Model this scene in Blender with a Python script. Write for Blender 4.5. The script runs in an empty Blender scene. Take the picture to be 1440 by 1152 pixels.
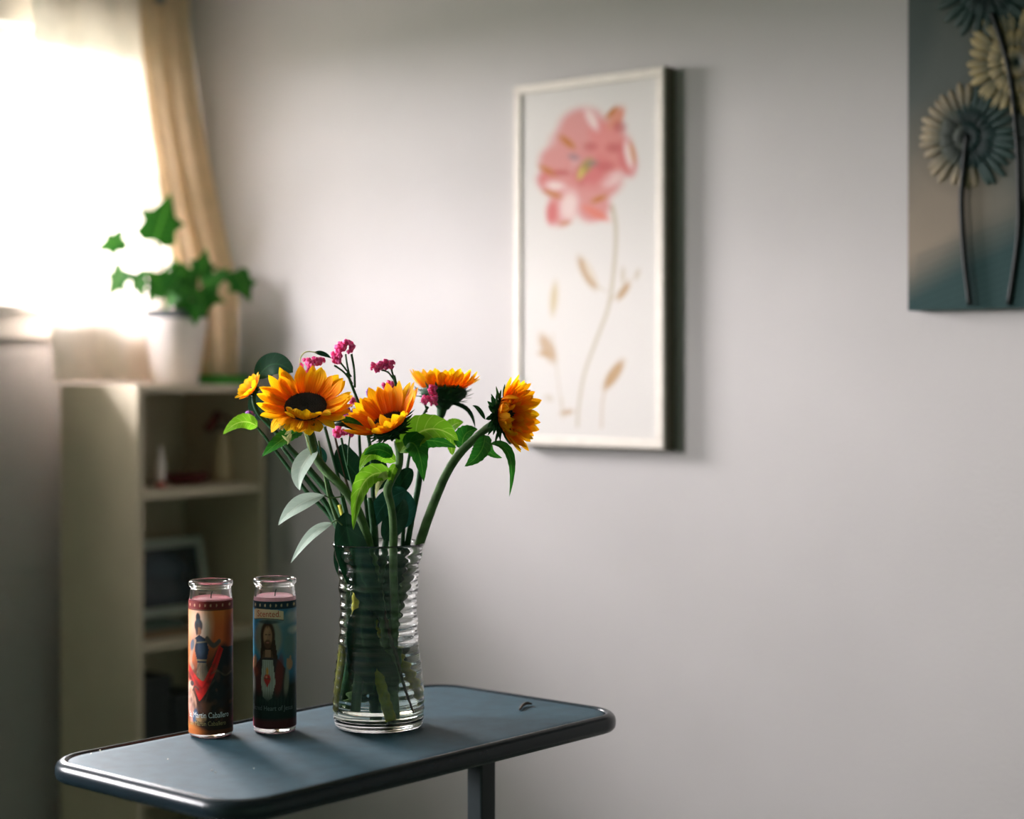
import bpy, math, random
import numpy as np
from mathutils import Vector
R = random.Random(7)
sc = bpy.context.scene
COL = sc.collection

# ------------------------------------------------------------------ camera, world, light, exposure
F = 2480.0                      # focal length in pixels of the 1440 x 1152 frame
HY = 525.0                      # horizon row
PSI = 0.687                     # yaw: the picture wall recedes to the left
CAM = Vector((3.658, -3.035, 1.216))
RT = Vector((math.cos(PSI), math.sin(PSI), 0))
FW = Vector((-math.sin(PSI), math.cos(PSI), 0))
UP = Vector((0, 0, 1))
cd = bpy.data.cameras.new('camera')
cam = bpy.data.objects.new('camera', cd); COL.objects.link(cam)
cam.location = CAM; cam.rotation_euler = (math.pi/2, 0, PSI)
cd.sensor_width = 36; cd.lens = F/1440*36
cd.shift_y = -(576-HY)/1440
cd.clip_start = 0.05
cd.dof.use_dof = True; cd.dof.focus_distance = 2.43; cd.dof.aperture_fstop = 2.1
sc.camera = cam
sc.view_settings.view_transform = 'Standard'; sc.view_settings.look = 'None'
sc.view_settings.gamma = 1; sc.view_settings.use_curve_mapping = False
sc.view_settings.exposure = 0.80

w = bpy.data.worlds.new('overcast_sky'); sc.world = w; w.use_nodes = True
nt = w.node_tree; bg = nt.nodes['Background']
tc = nt.nodes.new('ShaderNodeTexCoord'); sp = nt.nodes.new('ShaderNodeSeparateXYZ')
rp = nt.nodes.new('ShaderNodeValToRGB')
nt.links.new(tc.outputs['Generated'], sp.inputs[0]); nt.links.new(sp.outputs['Z'], rp.inputs[0])
# overcast sky: dim ground, horizon a third as bright as the zenith
rp.color_ramp.elements[0].position = 0.0; rp.color_ramp.elements[0].color = (.05, .052, .045, 1)
rp.color_ramp.elements[1].position = 0.03; rp.color_ramp.elements[1].color = (.34, .325, .33, 1)
e = rp.color_ramp.elements.new(1.0); e.color = (.98, .95, 1.0, 1)
nt.links.new(rp.outputs[0], bg.inputs[0]); bg.inputs[1].default_value = 150.0

def area(name, loc, rot, sx, sy, power, color, portal=False):
    l = bpy.data.lights.new(name, 'AREA'); l.shape = 'RECTANGLE'; l.size = sx; l.size_y = sy
    l.energy = power; l.color = color
    if portal: l.cycles.is_portal = True
    o = bpy.data.objects.new(name, l); COL.objects.link(o); o.location = loc; o.rotation_euler = rot
    return o
WY0, WY1, WZ0, WZ1 = -1.10, -0.10, 1.385, 2.062     # opening of the window the photo shows
VY0, VY1, VZ0, VZ1 = -3.50, -2.25, 1.22, 2.062     # second window of the same wall, left of the frame
area('window_portal_2', (-0.06, (VY0+VY1)/2, (VZ0+VZ1)/2), (0, -math.pi/2, 0), VZ1-VZ0, VY1-VY0, 1, (1, 1, 1), True)
area('window_portal', (-0.06, (WY0+WY1)/2, (WZ0+WZ1)/2), (0, -math.pi/2, 0), WZ1-WZ0, WY1-WY0, 1, (1, 1, 1), True)

# ------------------------------------------------------------------ helpers
def W(px, py, Z):                # a pixel of the photograph at depth Z
    return CAM + RT*((px-720)/F*Z) + FW*Z + UP*((HY-py)/F*Z)
def proj(p):
    d = Vector(p)-CAM; Z = d.dot(FW)
    return 720+F*d.dot(RT)/Z, HY-F*d.z/Z
def ray(px, py): return RT*((px-720)/F) + FW + UP*((HY-py)/F)
def onX(px, py, x): r = ray(px, py); return CAM + r*((x-CAM.x)/r.x)
def onY(px, py, y): r = ray(px, py); return CAM + r*((y-CAM.y)/r.y)
def D(x, y, d): return (RT*x + UP*y - FW*d).normalized()     # right, up, towards the viewer

def linkobj(o): COL.objects.link(o); return o
def tag(o, label=None, cat=None, group=None, kind=None):
    if label: o['label'] = label
    if cat: o['category'] = cat
    if group: o['group'] = group
    if kind: o['kind'] = kind
    return o
def empty(name, loc, label=None, cat=None, group=None):
    o = linkobj(bpy.data.objects.new(name, None)); o.location = loc; o.empty_display_size = .05
    return tag(o, label, cat, group)
def rootloc(o):
    v = Vector((0, 0, 0))
    while o: v += o.location; o = o.parent
    return v
def mk(name, V, Fc, mat, parent=None, uv=None, smooth=True, loc=None, cols=None):
    V = np.asarray([tuple(v) for v in V], float)
    if parent: org = np.array(rootloc(parent)); L = (0, 0, 0)
    else:
        if loc is None: loc = ((V[:, 0].min()+V[:, 0].max())/2, (V[:, 1].min()+V[:, 1].max())/2, V[:, 2].min())
        org = np.array(loc); L = loc
    me = bpy.data.meshes.new(name)
    me.from_pydata((V-org).tolist(), [], [tuple(f) for f in Fc])
    if uv is not None:
        ul = me.uv_layers.new(name='UV'); li = np.zeros(len(me.loops), int); me.loops.foreach_get('vertex_index', li)
        ul.data.foreach_set('uv', np.asarray(uv, float)[li].ravel())
    if cols is not None:
        ca = me.color_attributes.new('paint', 'FLOAT_COLOR', 'POINT')
        ca.data.foreach_set('color', np.concatenate([np.asarray(cols, float), np.ones((len(V), 1))], 1).ravel())
    if smooth: me.polygons.foreach_set('use_smooth', [True]*len(me.polygons))
    me.materials.append(mat); me.update()
    o = linkobj(bpy.data.objects.new(name, me)); o.location = L
    if parent: o.parent = parent
    return o
def bevel(o, wd, seg=2):
    m = o.modifiers.new('b', 'BEVEL'); m.width = wd; m.segments = seg; m.limit_method = 'ANGLE'
    o.data.polygons.foreach_set('use_smooth', [False]*len(o.data.polygons)); return o
def boxg(x0, x1, y0, y1, z0, z1):
    V = [(x, y, z) for z in (z0, z1) for x, y in ((x0, y0), (x1, y0), (x1, y1), (x0, y1))]
    Fc = [(3, 2, 1, 0), (4, 5, 6, 7), (0, 1, 5, 4), (1, 2, 6, 5), (2, 3, 7, 6), (3, 0, 4, 7)]
    return V, Fc
def box(name, b, mat, parent=None, bv=0.0):
    V, Fc = boxg(*b); o = mk(name, V, Fc, mat, parent, smooth=False)
    if bv: bevel(o, bv)
    return o
def merge(parts):
    V = []; Fc = []; U = []
    for p in parts:
        k = len(V); V += list(p[0]); Fc += [tuple(i+k for i in f) for f in p[1]]
        if len(p) > 2: U += list(p[2])
    return (V, Fc, U) if U else (V, Fc)
def basis(n):
    n = n.normalized(); a = Vector((0, 0, 1)) if abs(n.z) < .9 else Vector((1, 0, 0))
    e1 = a.cross(n).normalized(); return e1, n.cross(e1)
def spline(P, R_=None, per=6):
    P = [Vector(p) for p in P]; n = len(P)
    R_ = R_ if isinstance(R_, (list, tuple)) else [R_]*n
    out = []; rr = []
    for i in range(n-1):
        a = P[max(i-1, 0)]; b = P[i]; c = P[i+1]; d = P[min(i+2, n-1)]
        for k in range(per):
            t = k/per; t2 = t*t; t3 = t2*t
            out.append(.5*((2*b)+(c-a)*t+(2*a-5*b+4*c-d)*t2+(3*b-a-3*c+d)*t3))
            rr.append(R_[i]*(1-t)+R_[i+1]*t)
    out.append(P[-1]); rr.append(R_[-1])
    return out, rr
def tubeg(P, R_, ns=10, per=6, cap=True, wob=0.0):
    C, r = spline(P, R_, per); V = []; Fc = []; U = []
    up = None
    for i, c in enumerate(C):
        t = (C[min(i+1, len(C)-1)]-C[max(i-1, 0)]).normalized()
        if up is None: up = basis(t)[0]
        up = (up - t*up.dot(t)).normalized(); s = t.cross(up)
        for k in range(ns):
            a = 2*math.pi*k/ns; q = r[i]*(1+wob*R.uniform(-1, 1))
            V.append(c+up*math.cos(a)*q+s*math.sin(a)*q); U.append((k/ns, i*.1))
    for i in range(len(C)-1):
        for k in range(ns):
            a = i*ns+k; b = i*ns+(k+1) % ns; Fc.append((a, b, b+ns, a+ns))
    if cap:
        Fc.append(tuple(range(ns-1, -1, -1))); m = (len(C)-1)*ns; Fc.append(tuple(range(m, m+ns)))
    return V, Fc, U
def lathe(prof, c, ns=64, closed=False, axis=None):
    V = []; Fc = []; c = Vector(c)
    for r, z in prof:
        for k in range(ns):
            a = 2*math.pi*k/ns; V.append(c+Vector((r*math.cos(a), r*math.sin(a), z)))
    n = len(prof)
    for i in range(n-1 if not closed else n):
        j = (i+1) % n
        for k in range(ns):
            k2 = (k+1) % ns; Fc.append((i*ns+k, i*ns+k2, j*ns+k2, j*ns+k))
    return V, Fc
def lathe_solid(prof, c, ns=64):          # profile whose first and last radii are closed with a cap
    V, Fc = lathe(prof, c, ns); Fc.append(tuple(range(ns-1, -1, -1))); m = (len(prof)-1)*ns
    Fc.append(tuple(range(m, m+ns))); return V, Fc

# ------------------------------------------------------------------ materials
def mat(name, color, rough=.5, noise=0, nscale=30, bump=0, bscale=200, spec=.5, metal=0, trans=0, coat=0, sheen=0, col2=None, bdist=.002):
    m = bpy.data.materials.new(name); m.use_nodes = True; t = m.node_tree; b = t.nodes['Principled BSDF']
    b.inputs['Base Color'].default_value = (*color, 1); b.inputs['Roughness'].default_value = rough
    b.inputs['Specular IOR Level'].default_value = spec; b.inputs['Metallic'].default_value = metal
    b.inputs['Coat Weight'].default_value = coat; b.inputs['Sheen Weight'].default_value = sheen
    tcn = t.nodes.new('ShaderNodeTexCoord')
    if noise or col2:
        n = t.nodes.new('ShaderNodeTexNoise'); n.inputs['Scale'].default_value = nscale; n.inputs['Detail'].default_value = 5
        t.links.new(tcn.outputs['Object'], n.inputs['Vector'])
        r = t.nodes.new('ShaderNodeValToRGB'); t.links.new(n.outputs['Fac'], r.inputs[0])
        c2 = col2 or tuple(min(1, c*(1+noise)) for c in color); c1 = color if col2 else tuple(c*(1-noise) for c in color)
        r.color_ramp.elements[0].color = (*c1, 1); r.color_ramp.elements[1].color = (*c2, 1)
        r.color_ramp.elements[0].position = .3; r.color_ramp.elements[1].position = .7
        t.links.new(r.outputs[0], b.inputs['Base Color'])
    if bump:
        n = t.nodes.new('ShaderNodeTexNoise'); n.inputs['Scale'].default_value = bscale; n.inputs['Detail'].default_value = 4
        t.links.new(tcn.outputs['Object'], n.inputs['Vector'])
        bn = t.nodes.new('ShaderNodeBump'); bn.inputs['Strength'].default_value = bump; bn.inputs['Distance'].default_value = bdist
        t.links.new(n.outputs['Fac'], bn.inputs['Height']); t.links.new(bn.outputs[0], b.inputs['Normal'])
    if trans:
        tr = t.nodes.new('ShaderNodeBsdfTranslucent'); mx = t.nodes.new('ShaderNodeMixShader'); mx.inputs[0].default_value = trans
        src = b.inputs['Base Color'].links[0].from_socket if b.inputs['Base Color'].links else None
        if src: t.links.new(src, tr.inputs[0])
        else: tr.inputs[0].default_value = (*color, 1)
        t.links.new(b.outputs[0], mx.inputs[1]); t.links.new(tr.outputs[0], mx.inputs[2])
        t.links.new(mx.outputs[0], t.nodes['Material Output'].inputs[0])
    return m
def leafmat(name, base, vein, rough=.5, trans=.35, nvein=7, sat=1.0, tcol=None):
    m = bpy.data.materials.new(name); m.use_nodes = True; t = m.node_tree; L = t.links; b = t.nodes['Principled BSDF']
    uv = t.nodes.new('ShaderNodeUVMap'); s = t.nodes.new('ShaderNodeSeparateXYZ'); L.new(uv.outputs[0], s.inputs[0])
    def M(op, a, bb=None):
        n = t.nodes.new('ShaderNodeMath'); n.operation = op
        for i, x in enumerate((a, bb)):
            if x is None: continue
            if isinstance(x, (int, float)): n.inputs[i].default_value = x
            else: L.new(x, n.inputs[i])
        return n.outputs[0]
    ax = M('ABSOLUTE', s.outputs[0])
    mid = M('LESS_THAN', ax, .06)
    st = M('FRACT', M('SUBTRACT', M('MULTIPLY', s.outputs[1], nvein), M('MULTIPLY', ax, 1.1)))
    side = M('MULTIPLY', M('LESS_THAN', st, .1), .45)
    nz = t.nodes.new('ShaderNodeTexNoise'); nz.inputs['Scale'].default_value = 60
    tcn = t.nodes.new('ShaderNodeTexCoord'); L.new(tcn.outputs['Object'], nz.inputs[0])
    f = M('ADD', M('MAXIMUM', mid, side), M('MULTIPLY', M('SUBTRACT', nz.outputs[0], .5), .7))
    mx = t.nodes.new('ShaderNodeMixRGB'); L.new(f, mx.inputs[0]); mx.use_clamp = True
    mx.inputs[1].default_value = (*base, 1); mx.inputs[2].default_value = (*vein, 1)
    L.new(mx.outputs[0], b.inputs['Base Color']); b.inputs['Roughness'].default_value = rough; b.inputs['Specular IOR Level'].default_value = .22
    bn = t.nodes.new('ShaderNodeBump'); bn.inputs['Strength'].default_value = .4; bn.inputs['Distance'].default_value = .001
    L.new(f, bn.inputs['Height']); bn.invert = True; L.new(bn.outputs[0], b.inputs['Normal'])
    tr = t.nodes.new('ShaderNodeBsdfTranslucent'); ms = t.nodes.new('ShaderNodeMixShader'); ms.inputs[0].default_value = trans
    if tcol: tr.inputs[0].default_value = (*tcol, 1)
    else: L.new(mx.outputs[0], tr.inputs[0])
    L.new(b.outputs[0], ms.inputs[1]); L.new(tr.outputs[0], ms.inputs[2]); L.new(ms.outputs[0], t.nodes['Material Output'].inputs[0])
    return m
def petalmat(name, base, tip, dark):
    m = bpy.data.materials.new(name); m.use_nodes = True; t = m.node_tree; L = t.links; b = t.nodes['Principled BSDF']
    uv = t.nodes.new('ShaderNodeUVMap'); s = t.nodes.new('ShaderNodeSeparateXYZ'); L.new(uv.outputs[0], s.inputs[0])
    r = t.nodes.new('ShaderNodeValToRGB'); L.new(s.outputs[1], r.inputs[0])
    r.color_ramp.elements[0].color = (*base, 1); r.color_ramp.elements[1].color = (*tip, 1)
    r.color_ramp.elements[0].position = .1; r.color_ramp.elements[1].position = .8
    wv = t.nodes.new('ShaderNodeMath'); wv.operation = 'SINE'
    ml = t.nodes.new('ShaderNodeMath'); ml.operation = 'MULTIPLY'; ml.inputs[1].default_value = 15; L.new(s.outputs[0], ml.inputs[0]); L.new(ml.outputs[0], wv.inputs[0])
    m3 = t.nodes.new('ShaderNodeMath'); m3.operation = 'MULTIPLY'; L.new(wv.outputs[0], m3.inputs[0]); m3.inputs[1].default_value = .22
    mx = t.nodes.new('ShaderNodeMixRGB'); mx.use_clamp = True; L.new(m3.outputs[0], mx.inputs[0]); L.new(r.outputs[0], mx.inputs[1]); mx.inputs[2].default_value = (*dark, 1)
    L.new(mx.outputs[0], b.inputs['Base Color']); b.inputs['Roughness'].default_value = .6; b.inputs['Specular IOR Level'].default_value = .15
    bn = t.nodes.new('ShaderNodeBump'); bn.inputs['Strength'].default_value = .35; bn.inputs['Distance'].default_value = .0008
    L.new(wv.outputs[0], bn.inputs['Height']); L.new(bn.outputs[0], b.inputs['Normal'])
    tr = t.nodes.new('ShaderNodeBsdfTranslucent'); ms = t.nodes.new('ShaderNodeMixShader'); ms.inputs[0].default_value = .5
    L.new(mx.outputs[0], tr.inputs[0]); L.new(b.outputs[0], ms.inputs[1]); L.new(tr.outputs[0], ms.inputs[2]); L.new(ms.outputs[0], t.nodes['Material Output'].inputs[0])
    return m
def glassmat(name, color, ior=1.5, rough=0.0):
    m = bpy.data.materials.new(name); m.use_nodes = True; b = m.node_tree.nodes['Principled BSDF']
    b.inputs['Base Color'].default_value = (*color, 1); b.inputs['Transmission Weight'].default_value = 1
    b.inputs['IOR'].default_value = ior; b.inputs['Roughness'].default_value = rough; return m
def paintmat(name, rough=.6, bump=0, bscale=400, coat=0, spec=.5):
    m = mat(name, (1, 1, 1), rough, bump=bump, bscale=bscale, coat=coat, spec=spec); t = m.node_tree
    a = t.nodes.new('ShaderNodeVertexColor'); a.layer_name = 'paint'; t.links.new(a.outputs[0], t.nodes['Principled BSDF'].inputs['Base Color'])
    return m
def panemat(name):
    m = bpy.data.materials.new(name); m.use_nodes = True; t = m.node_tree; L = t.links
    t.nodes.remove(t.nodes['Principled BSDF'])
    tr = t.nodes.new('ShaderNodeBsdfTransparent'); gl = t.nodes.new('ShaderNodeBsdfGlossy'); gl.inputs['Roughness'].default_value = .02
    fr = t.nodes.new('ShaderNodeFresnel'); fr.inputs[0].default_value = 1.45; mx = t.nodes.new('ShaderNodeMixShader')
    ge = t.nodes.new('ShaderNodeNewGeometry'); su_ = t.nodes.new('ShaderNodeMath'); su_.operation = 'SUBTRACT'; su_.inputs[0].default_value = 1; L.new(ge.outputs['Backfacing'], su_.inputs[1])
    mu = t.nodes.new('ShaderNodeMath'); mu.operation = 'MULTIPLY'; L.new(fr.outputs[0], mu.inputs[0]); L.new(su_.outputs[0], mu.inputs[1])
    L.new(mu.outputs[0], mx.inputs[0]); L.new(tr.outputs[0], mx.inputs[1]); L.new(gl.outputs[0], mx.inputs[2]); L.new(mx.outputs[0], t.nodes['Material Output'].inputs[0])
    return m
M = {}
M['wall'] = mat('painted_wall', (.385, .365, .356), .75, noise=.03, nscale=3, bump=.5, bscale=170, spec=.25, bdist=.0022)
M['ceil'] = mat('ceiling_paint', (.5, .49, .47), .8, noise=.02, nscale=3, bump=.2)
M['floor'] = mat('floor_boards', (.07, .085, .065), .6, noise=.3, nscale=12, bump=.2, bscale=60)
M['trim'] = mat('white_trim', (.62, .58, .54), .45, noise=.03, nscale=8)
M['pane'] = panemat('window_glass')
M['curtain'] = mat('cream_curtain', (.84, .75, .66), .9, noise=.05, nscale=25, bump=.4, bscale=900, spec=.1, trans=.17)
M['curtain2'] = mat('tan_gathered_curtain', (.66, .50, .33), .9, noise=.06, nscale=25, bump=.4, bscale=900, spec=.1, trans=.07)
M['wallg'] = mat('sage_wall_paint', (.15, .23, .165), .8, noise=.03, nscale=3)
M['metal'] = mat('grey_metal', (.25, .25, .25), .4, metal=.8, noise=.1)
M['shelfw'] = mat('cream_laminate', (.48, .41, .30), .5, noise=.05, nscale=9, bump=.1)
M['pot'] = mat('white_ceramic', (.76, .68, .65), .35, noise=.03, coat=.3)
M['potin'] = mat('dark_plastic', (.10, .11, .12), .4, noise=.1)
M['soil'] = mat('potting_soil', (.03, .022, .015), .95, noise=.5, nscale=300, bump=1, bscale=300)
M['ivy'] = leafmat('ivy_leaf', (.02, .12, .014), (.07, .26, .03), .5, .4)
M['greenc'] = mat('green_cloth', (.05, .30, .03), .8, noise=.15, nscale=60, bump=.5, bscale=600)
M['table'] = mat('slate_table_plastic', (.018, .052, .070), .62, noise=.18, nscale=40, bump=.35, bscale=900, bdist=.0006, spec=.2)
M['rim'] = mat('navy_table_edge', (.006, .013, .018), .27, spec=.32, noise=.1, nscale=30, bump=.05)
M['steel'] = mat('dark_column_paint', (.012, .018, .02), .45, noise=.1, spec=.25)
M['crumb'] = mat('pale_crumb', (.75, .7, .62), .8, noise=.2)
M['glass'] = glassmat('clear_glass', (.97, .985, .98), 1.48)
M['water'] = glassmat('water', (.93, .97, .90), 1.333)
M['wax'] = mat('pink_wax', (.85, .28, .33), .45, noise=.06, nscale=200, bump=.3, bscale=500, trans=.3)
M['wax2'] = mat('pale_pink_wax', (.9, .48, .55), .45, noise=.06, nscale=200, bump=.3, bscale=500, trans=.3)
M['wick'] = mat('burnt_wick', (.03, .02, .02), .9, noise=.2)
M['label'] = paintmat('printed_label', .5, spec=.15)
M['canvas'] = paintmat('painted_canvas', .75, bump=.35, bscale=900, spec=.2)
M['oil'] = paintmat('thick_paint', .5, spec=.2, bump=.3, bscale=300)
M['white_ink'] = mat('white_ink', (.75, .78, .78), .5, noise=.05)
M['dim_ink'] = mat('faded_gold_ink', (.34, .26, .10), .5, noise=.05)
M['red_ink'] = mat('red_ink', (.42, .03, .02), .5, noise=.05)
M['grey_ink'] = mat('dim_grey_ink', (.16, .19, .19), .5, noise=.05)
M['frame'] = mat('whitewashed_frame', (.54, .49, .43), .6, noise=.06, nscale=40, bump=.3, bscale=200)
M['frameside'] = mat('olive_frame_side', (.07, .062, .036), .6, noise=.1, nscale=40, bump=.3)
M['petal'] = petalmat('sunflower_petal', (1.0, .30, .003), (1.0, .62, .008), (1.0, .24, .003))
M['petal2'] = petalmat('deep_orange_petal', (.95, .18, .003), (1.0, .46, .005), (.80, .14, .003))
M['disc'] = mat('sunflower_disc', (.010, .008, .008), .8, noise=.4, nscale=300, bump=.8, bscale=500)
M['discring'] = mat('disc_floret_tip', (.035, .018, .008), .8, noise=.4, nscale=300)
M['calyx'] = mat('calyx_green', (.010, .045, .016), .75, noise=.4, nscale=90, bump=.5, bscale=400, spec=.2)
M['bract'] = leafmat('bract_leaf', (.012, .065, .016), (.06, .15, .05), .6, .25)
M['stem'] = mat('hairy_stem', (.060, .125, .034), .7, noise=.35, nscale=60, bump=.5, bscale=700, sheen=.18, spec=.2)
M['stemd'] = mat('dark_stem', (.014, .062, .02), .6, noise=.3, nscale=60, bump=.3, bscale=500, spec=.2)
M['stemy'] = mat('yellow_stem', (.46, .43, .045), .6, noise=.3, nscale=80, bump=.4, bscale=500, spec=.2)
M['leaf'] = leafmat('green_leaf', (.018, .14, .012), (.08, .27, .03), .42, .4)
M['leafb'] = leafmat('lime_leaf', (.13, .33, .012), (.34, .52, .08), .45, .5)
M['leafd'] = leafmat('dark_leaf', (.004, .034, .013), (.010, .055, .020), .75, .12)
M['leafg'] = leafmat('eucalyptus_leaf', (.44, .54, .46), (.56, .64, .55), .5, .3)
M['leaft'] = leafmat('teal_leaf', (.010, .065, .045), (.025, .11, .08), .45, .2)
M['dry'] = mat('dried_leaf', (.50, .52, .22), .6, noise=.3, nscale=120, trans=.4)
M['root'] = mat('brown_root', (.05, .025, .012), .7, noise=.3, nscale=100)
M['pink'] = mat('magenta_floret', (.85, .02, .28), .6, col2=(1.0, .24, .60), nscale=260, trans=.3)
M['purple'] = mat('purple_floret', (.30, .06, .46), .6, col2=(.62, .25, .75), nscale=260, trans=.3)
M['photo'] = paintmat('photo_print', .2, coat=.5)
M['book1'] = mat('brown_cover', (.16, .10, .05), .6, noise=.15)
M['paper'] = mat('page_edges', (.5, .46, .36), .8, noise=.1, nscale=200)
M['black'] = mat('black_box', (.012, .016, .016), .5, noise=.2)
M['redb'] = mat('dried_red_bloom', (.13, .015, .015), .8, noise=.3, nscale=90)
M['tan'] = mat('tan_ceramic', (.52, .40, .25), .5, noise=.1)

# ------------------------------------------------------------------ 2-D painting for flat prints
class Paint:
    def __init__(s, x0, x1, y0, y1, col, res=1.0):
        s.x0, s.y0, s.res = x0, y0, res
        s.w = int((x1-x0)*res)+1; s.h = int((y1-y0)*res)+1
        s.X, s.Y = np.meshgrid(x0+np.arange(s.w)/res, y0+np.arange(s.h)/res)
        s.A = np.ones((s.h, s.w, 3))*np.array(col)
    def put(s, m, col): m = np.clip(m, 0, 1)[..., None]; s.A = s.A*(1-m)+np.array(col)*m
    def blob(s, x, y, rx, ry, col, ang=0, soft=.3, a=1):
        c, n = math.cos(math.radians(ang)), math.sin(math.radians(ang))
        dx, dy = s.X-x, s.Y-y; u = (dx*c+dy*n)/rx; v = (-dx*n+dy*c)/ry
        s.put(a*np.clip((1-np.hypot(u, v))/soft+.5, 0, 1), col)
    def stroke(s, P, wd, col, soft=1.0, a=1):
        d = np.full(s.X.shape, 1e9); P = [(p[0], p[1]) for p in P]
        Q, _ = spline([Vector((p[0], p[1], 0)) for p in P], 1.0, 5)
        wds = wd if isinstance(wd, (list, tuple)) else (wd, wd)
        for i in range(len(Q)-1):
            ax, ay = Q[i].x, Q[i].y; bx, by = Q[i+1].x-ax, Q[i+1].y-ay; L2 = bx*bx+by*by+1e-9
            t = np.clip(((s.X-ax)*bx+(s.Y-ay)*by)/L2, 0, 1)
            f = (i+.5)/(len(Q)-1); wl = wds[0]*(1-f)+wds[1]*f
            d = np.minimum(d, np.hypot(s.X-ax-t*bx, s.Y-ay-t*by)-wl/2)
        s.put(a*np.clip(.5-d/soft, 0, 1), col)
    def poly(s, P, col, a=1):
        ins = np.zeros(s.X.shape, bool); n = len(P)
        for i in range(n):
            x1, y1 = P[i]; x2, y2 = P[(i+1) % n]
            if y1 == y2: continue
            c = ((s.Y >= min(y1, y2)) & (s.Y < max(y1, y2))) & (s.X < x1+(s.Y-y1)*(x2-x1)/(y2-y1))
            ins ^= c
        s.put(a*ins.astype(float), col)
    def get(s, px, py):
        x = np.clip((np.asarray(px)-s.x0)*s.res, 0, s.w-1.001); y = np.clip((np.asarray(py)-s.y0)*s.res, 0, s.h-1.001)
        i = x.astype(int); j = y.astype(int); fx = (x-i)[..., None]; fy = (y-j)[..., None]
        A = s.A
        return (A[j, i]*(1-fx)+A[j, i+1]*fx)*(1-fy)+(A[j+1, i]*(1-fx)+A[j+1, i+1]*fx)*fy

# ------------------------------------------------------------------ the room
RX, RY, RZ = 4.8, -4.6, 2.45
def struct(o): o['kind'] = 'structure'; return o
T = .10
struct(box('floor', (-T, RX+T, RY-T, T, -.1, 0), M['floor']))
struct(box('ceiling', (-T, RX+T, RY-T, T, RZ, RZ+.1), M['ceil']))
struct(box('wall_right', (-T, RX+T, 0, T, 0, RZ), M['wall']))
struct(box('wall_front', (RX, RX+T, RY, 0, 0, RZ), M['wallg']))
# window wall with its two openings
wl = [boxg(-T, 0, RY, 0, WZ1, RZ), boxg(-T, 0, WY1, 0, 0, WZ1), boxg(-T, 0, WY0, WY1, 0, WZ0), boxg(-T, 0, VY1, WY0, 0, WZ1), boxg(-T, 0, VY0, VY1, 0, VZ0), boxg(-T, 0, RY, VY0, 0, WZ1)]
V, Fc = merge(wl); struct(mk('wall_left', V, Fc, M['wall'], smooth=False))
struct(box('added_sky_blocker', (-T-.62, -T, RY, T, 2.14, 2.2), M['trim']))  # unseen overhang, added to keep steep sky light off the lower wall
struct(box('wall_back', (-T, RX+T, RY-T, RY, 0, RZ), M['wallg']))
def window(name, a0, a1, z0, z1):
    r = empty(name, (0, (a0+a1)/2, z0)); r['kind'] = 'structure'
    bx = lambda n, d0, d1, p, q, u, v, m, bv=.003: box(n, (d0, d1, p, q, u, v), m, r, bv)
    cs = .07
    bx('window_casing', .001, .018, a0-cs, a1+min(cs, .06), z1, z1+.09, M['trim'])
    bx('window_casing', .001, .018, a0-cs, a0, z0, z1, M['trim']); bx('window_casing', .001, .018, a1, a1+min(cs, .06), z0, z1, M['trim'])
    bx('window_sill', -.08, .045, a0-cs-.02, a1+min(cs, .08), z0-.022, z0, M['trim'])
    bx('window_apron', .001, .016, a0-cs, a1+min(cs, .06), z0-.085, z0-.022, M['trim'])
    zm = (z0+z1)/2+.005; s = .035; am = (a0+a1)/2
    for d, u, v in ((-.070, zm-.015, z1), (-.040, z0, zm+.015)):
        bx('sash_rail', d, d+.028, a0, a1, u, u+s, M['trim']); bx('sash_rail', d, d+.028, a0, a1, v-s, v, M['trim'])
        bx('sash_stile', d, d+.028, a0, a0+s, u+s, v-s, M['trim']); bx('sash_stile', d, d+.028, a1-s, a1, u+s, v-s, M['trim'])
        bx('pane', d+.011, d+.015, a0+s, a1-s, u+s, v-s, M['pane'], 0)
    return r
window('window_1', WY0, WY1, WZ0, WZ1); window('window_2', VY0, VY1, VZ0, VZ1)
struct(box('baseboard_right', (0, RX, -.014, -.001, 0, .09), M['trim'], bv=.003))
struct(box('baseboard_left', (.001, .014, RY, -.015, 0, .09), M['trim'], bv=.003))

# ------------------------------------------------------------------ curtain
cur = empty('curtain', (.1, -.3, 1.2), 'cream sheer curtain hanging at the bright window, its hem on the bookcase top', 'curtain')
nu, nv = 200, 50; V = []; U = []
ztop, zbot = 2.20, 1.196
for j in range(nv+1):
    t = j/nv; z = ztop+(zbot-ztop)*t; py = HY+(1.216-z)/4.4*F
    xl = 43+(76-43)*np.clip(py/545, -.3, 1.0); xr = 262+58*(np.clip(py/380, -.2, 1)**1.5 if py > 0 else 0)
    for i in range(nu+1):
        s = i/nu
        d = .072+(.015+.15*s**2)*np.clip(py/420, 0, 1)**1.3+.02*t
        pxx = xl+(xr-xl)*s
        # fold depth: loose left part, tighter on the right
        k = 1+(s > .55)*1.2
        ph = 2*math.pi*(3.2*s+5.2*max(0, s-.62))
        d += (.011+.012*max(0, s-.5))*math.sin(ph+.6*math.sin(3*t+1))*(.45+.55*t) + .004*math.sin(23*s+4*t)+.003*math.sin(9*t+14*s)
        p = onX(pxx, HY, max(d, .03)); p = Vector((p.x, min(p.y, -.02), z+.010*math.sin(7*s+1)*t if t > .9 else z))
        if s > .94: p.y = p.y*(1-(s-.94)/.06)-.003
        if j == nv: p.z = zbot+.002
        V.append(p); U.append((s, t))
Fc = [(j*(nu+1)+i, j*(nu+1)+i+1, (j+1)*(nu+1)+i+1, (j+1)*(nu+1)+i) for j in range(nv) for i in range(nu)]
mk('sheer_panel', V, [f for k_, f in enumerate(Fc) if (k_ % nu) < nu*.70], M['curtain'], cur, uv=U)
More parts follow.
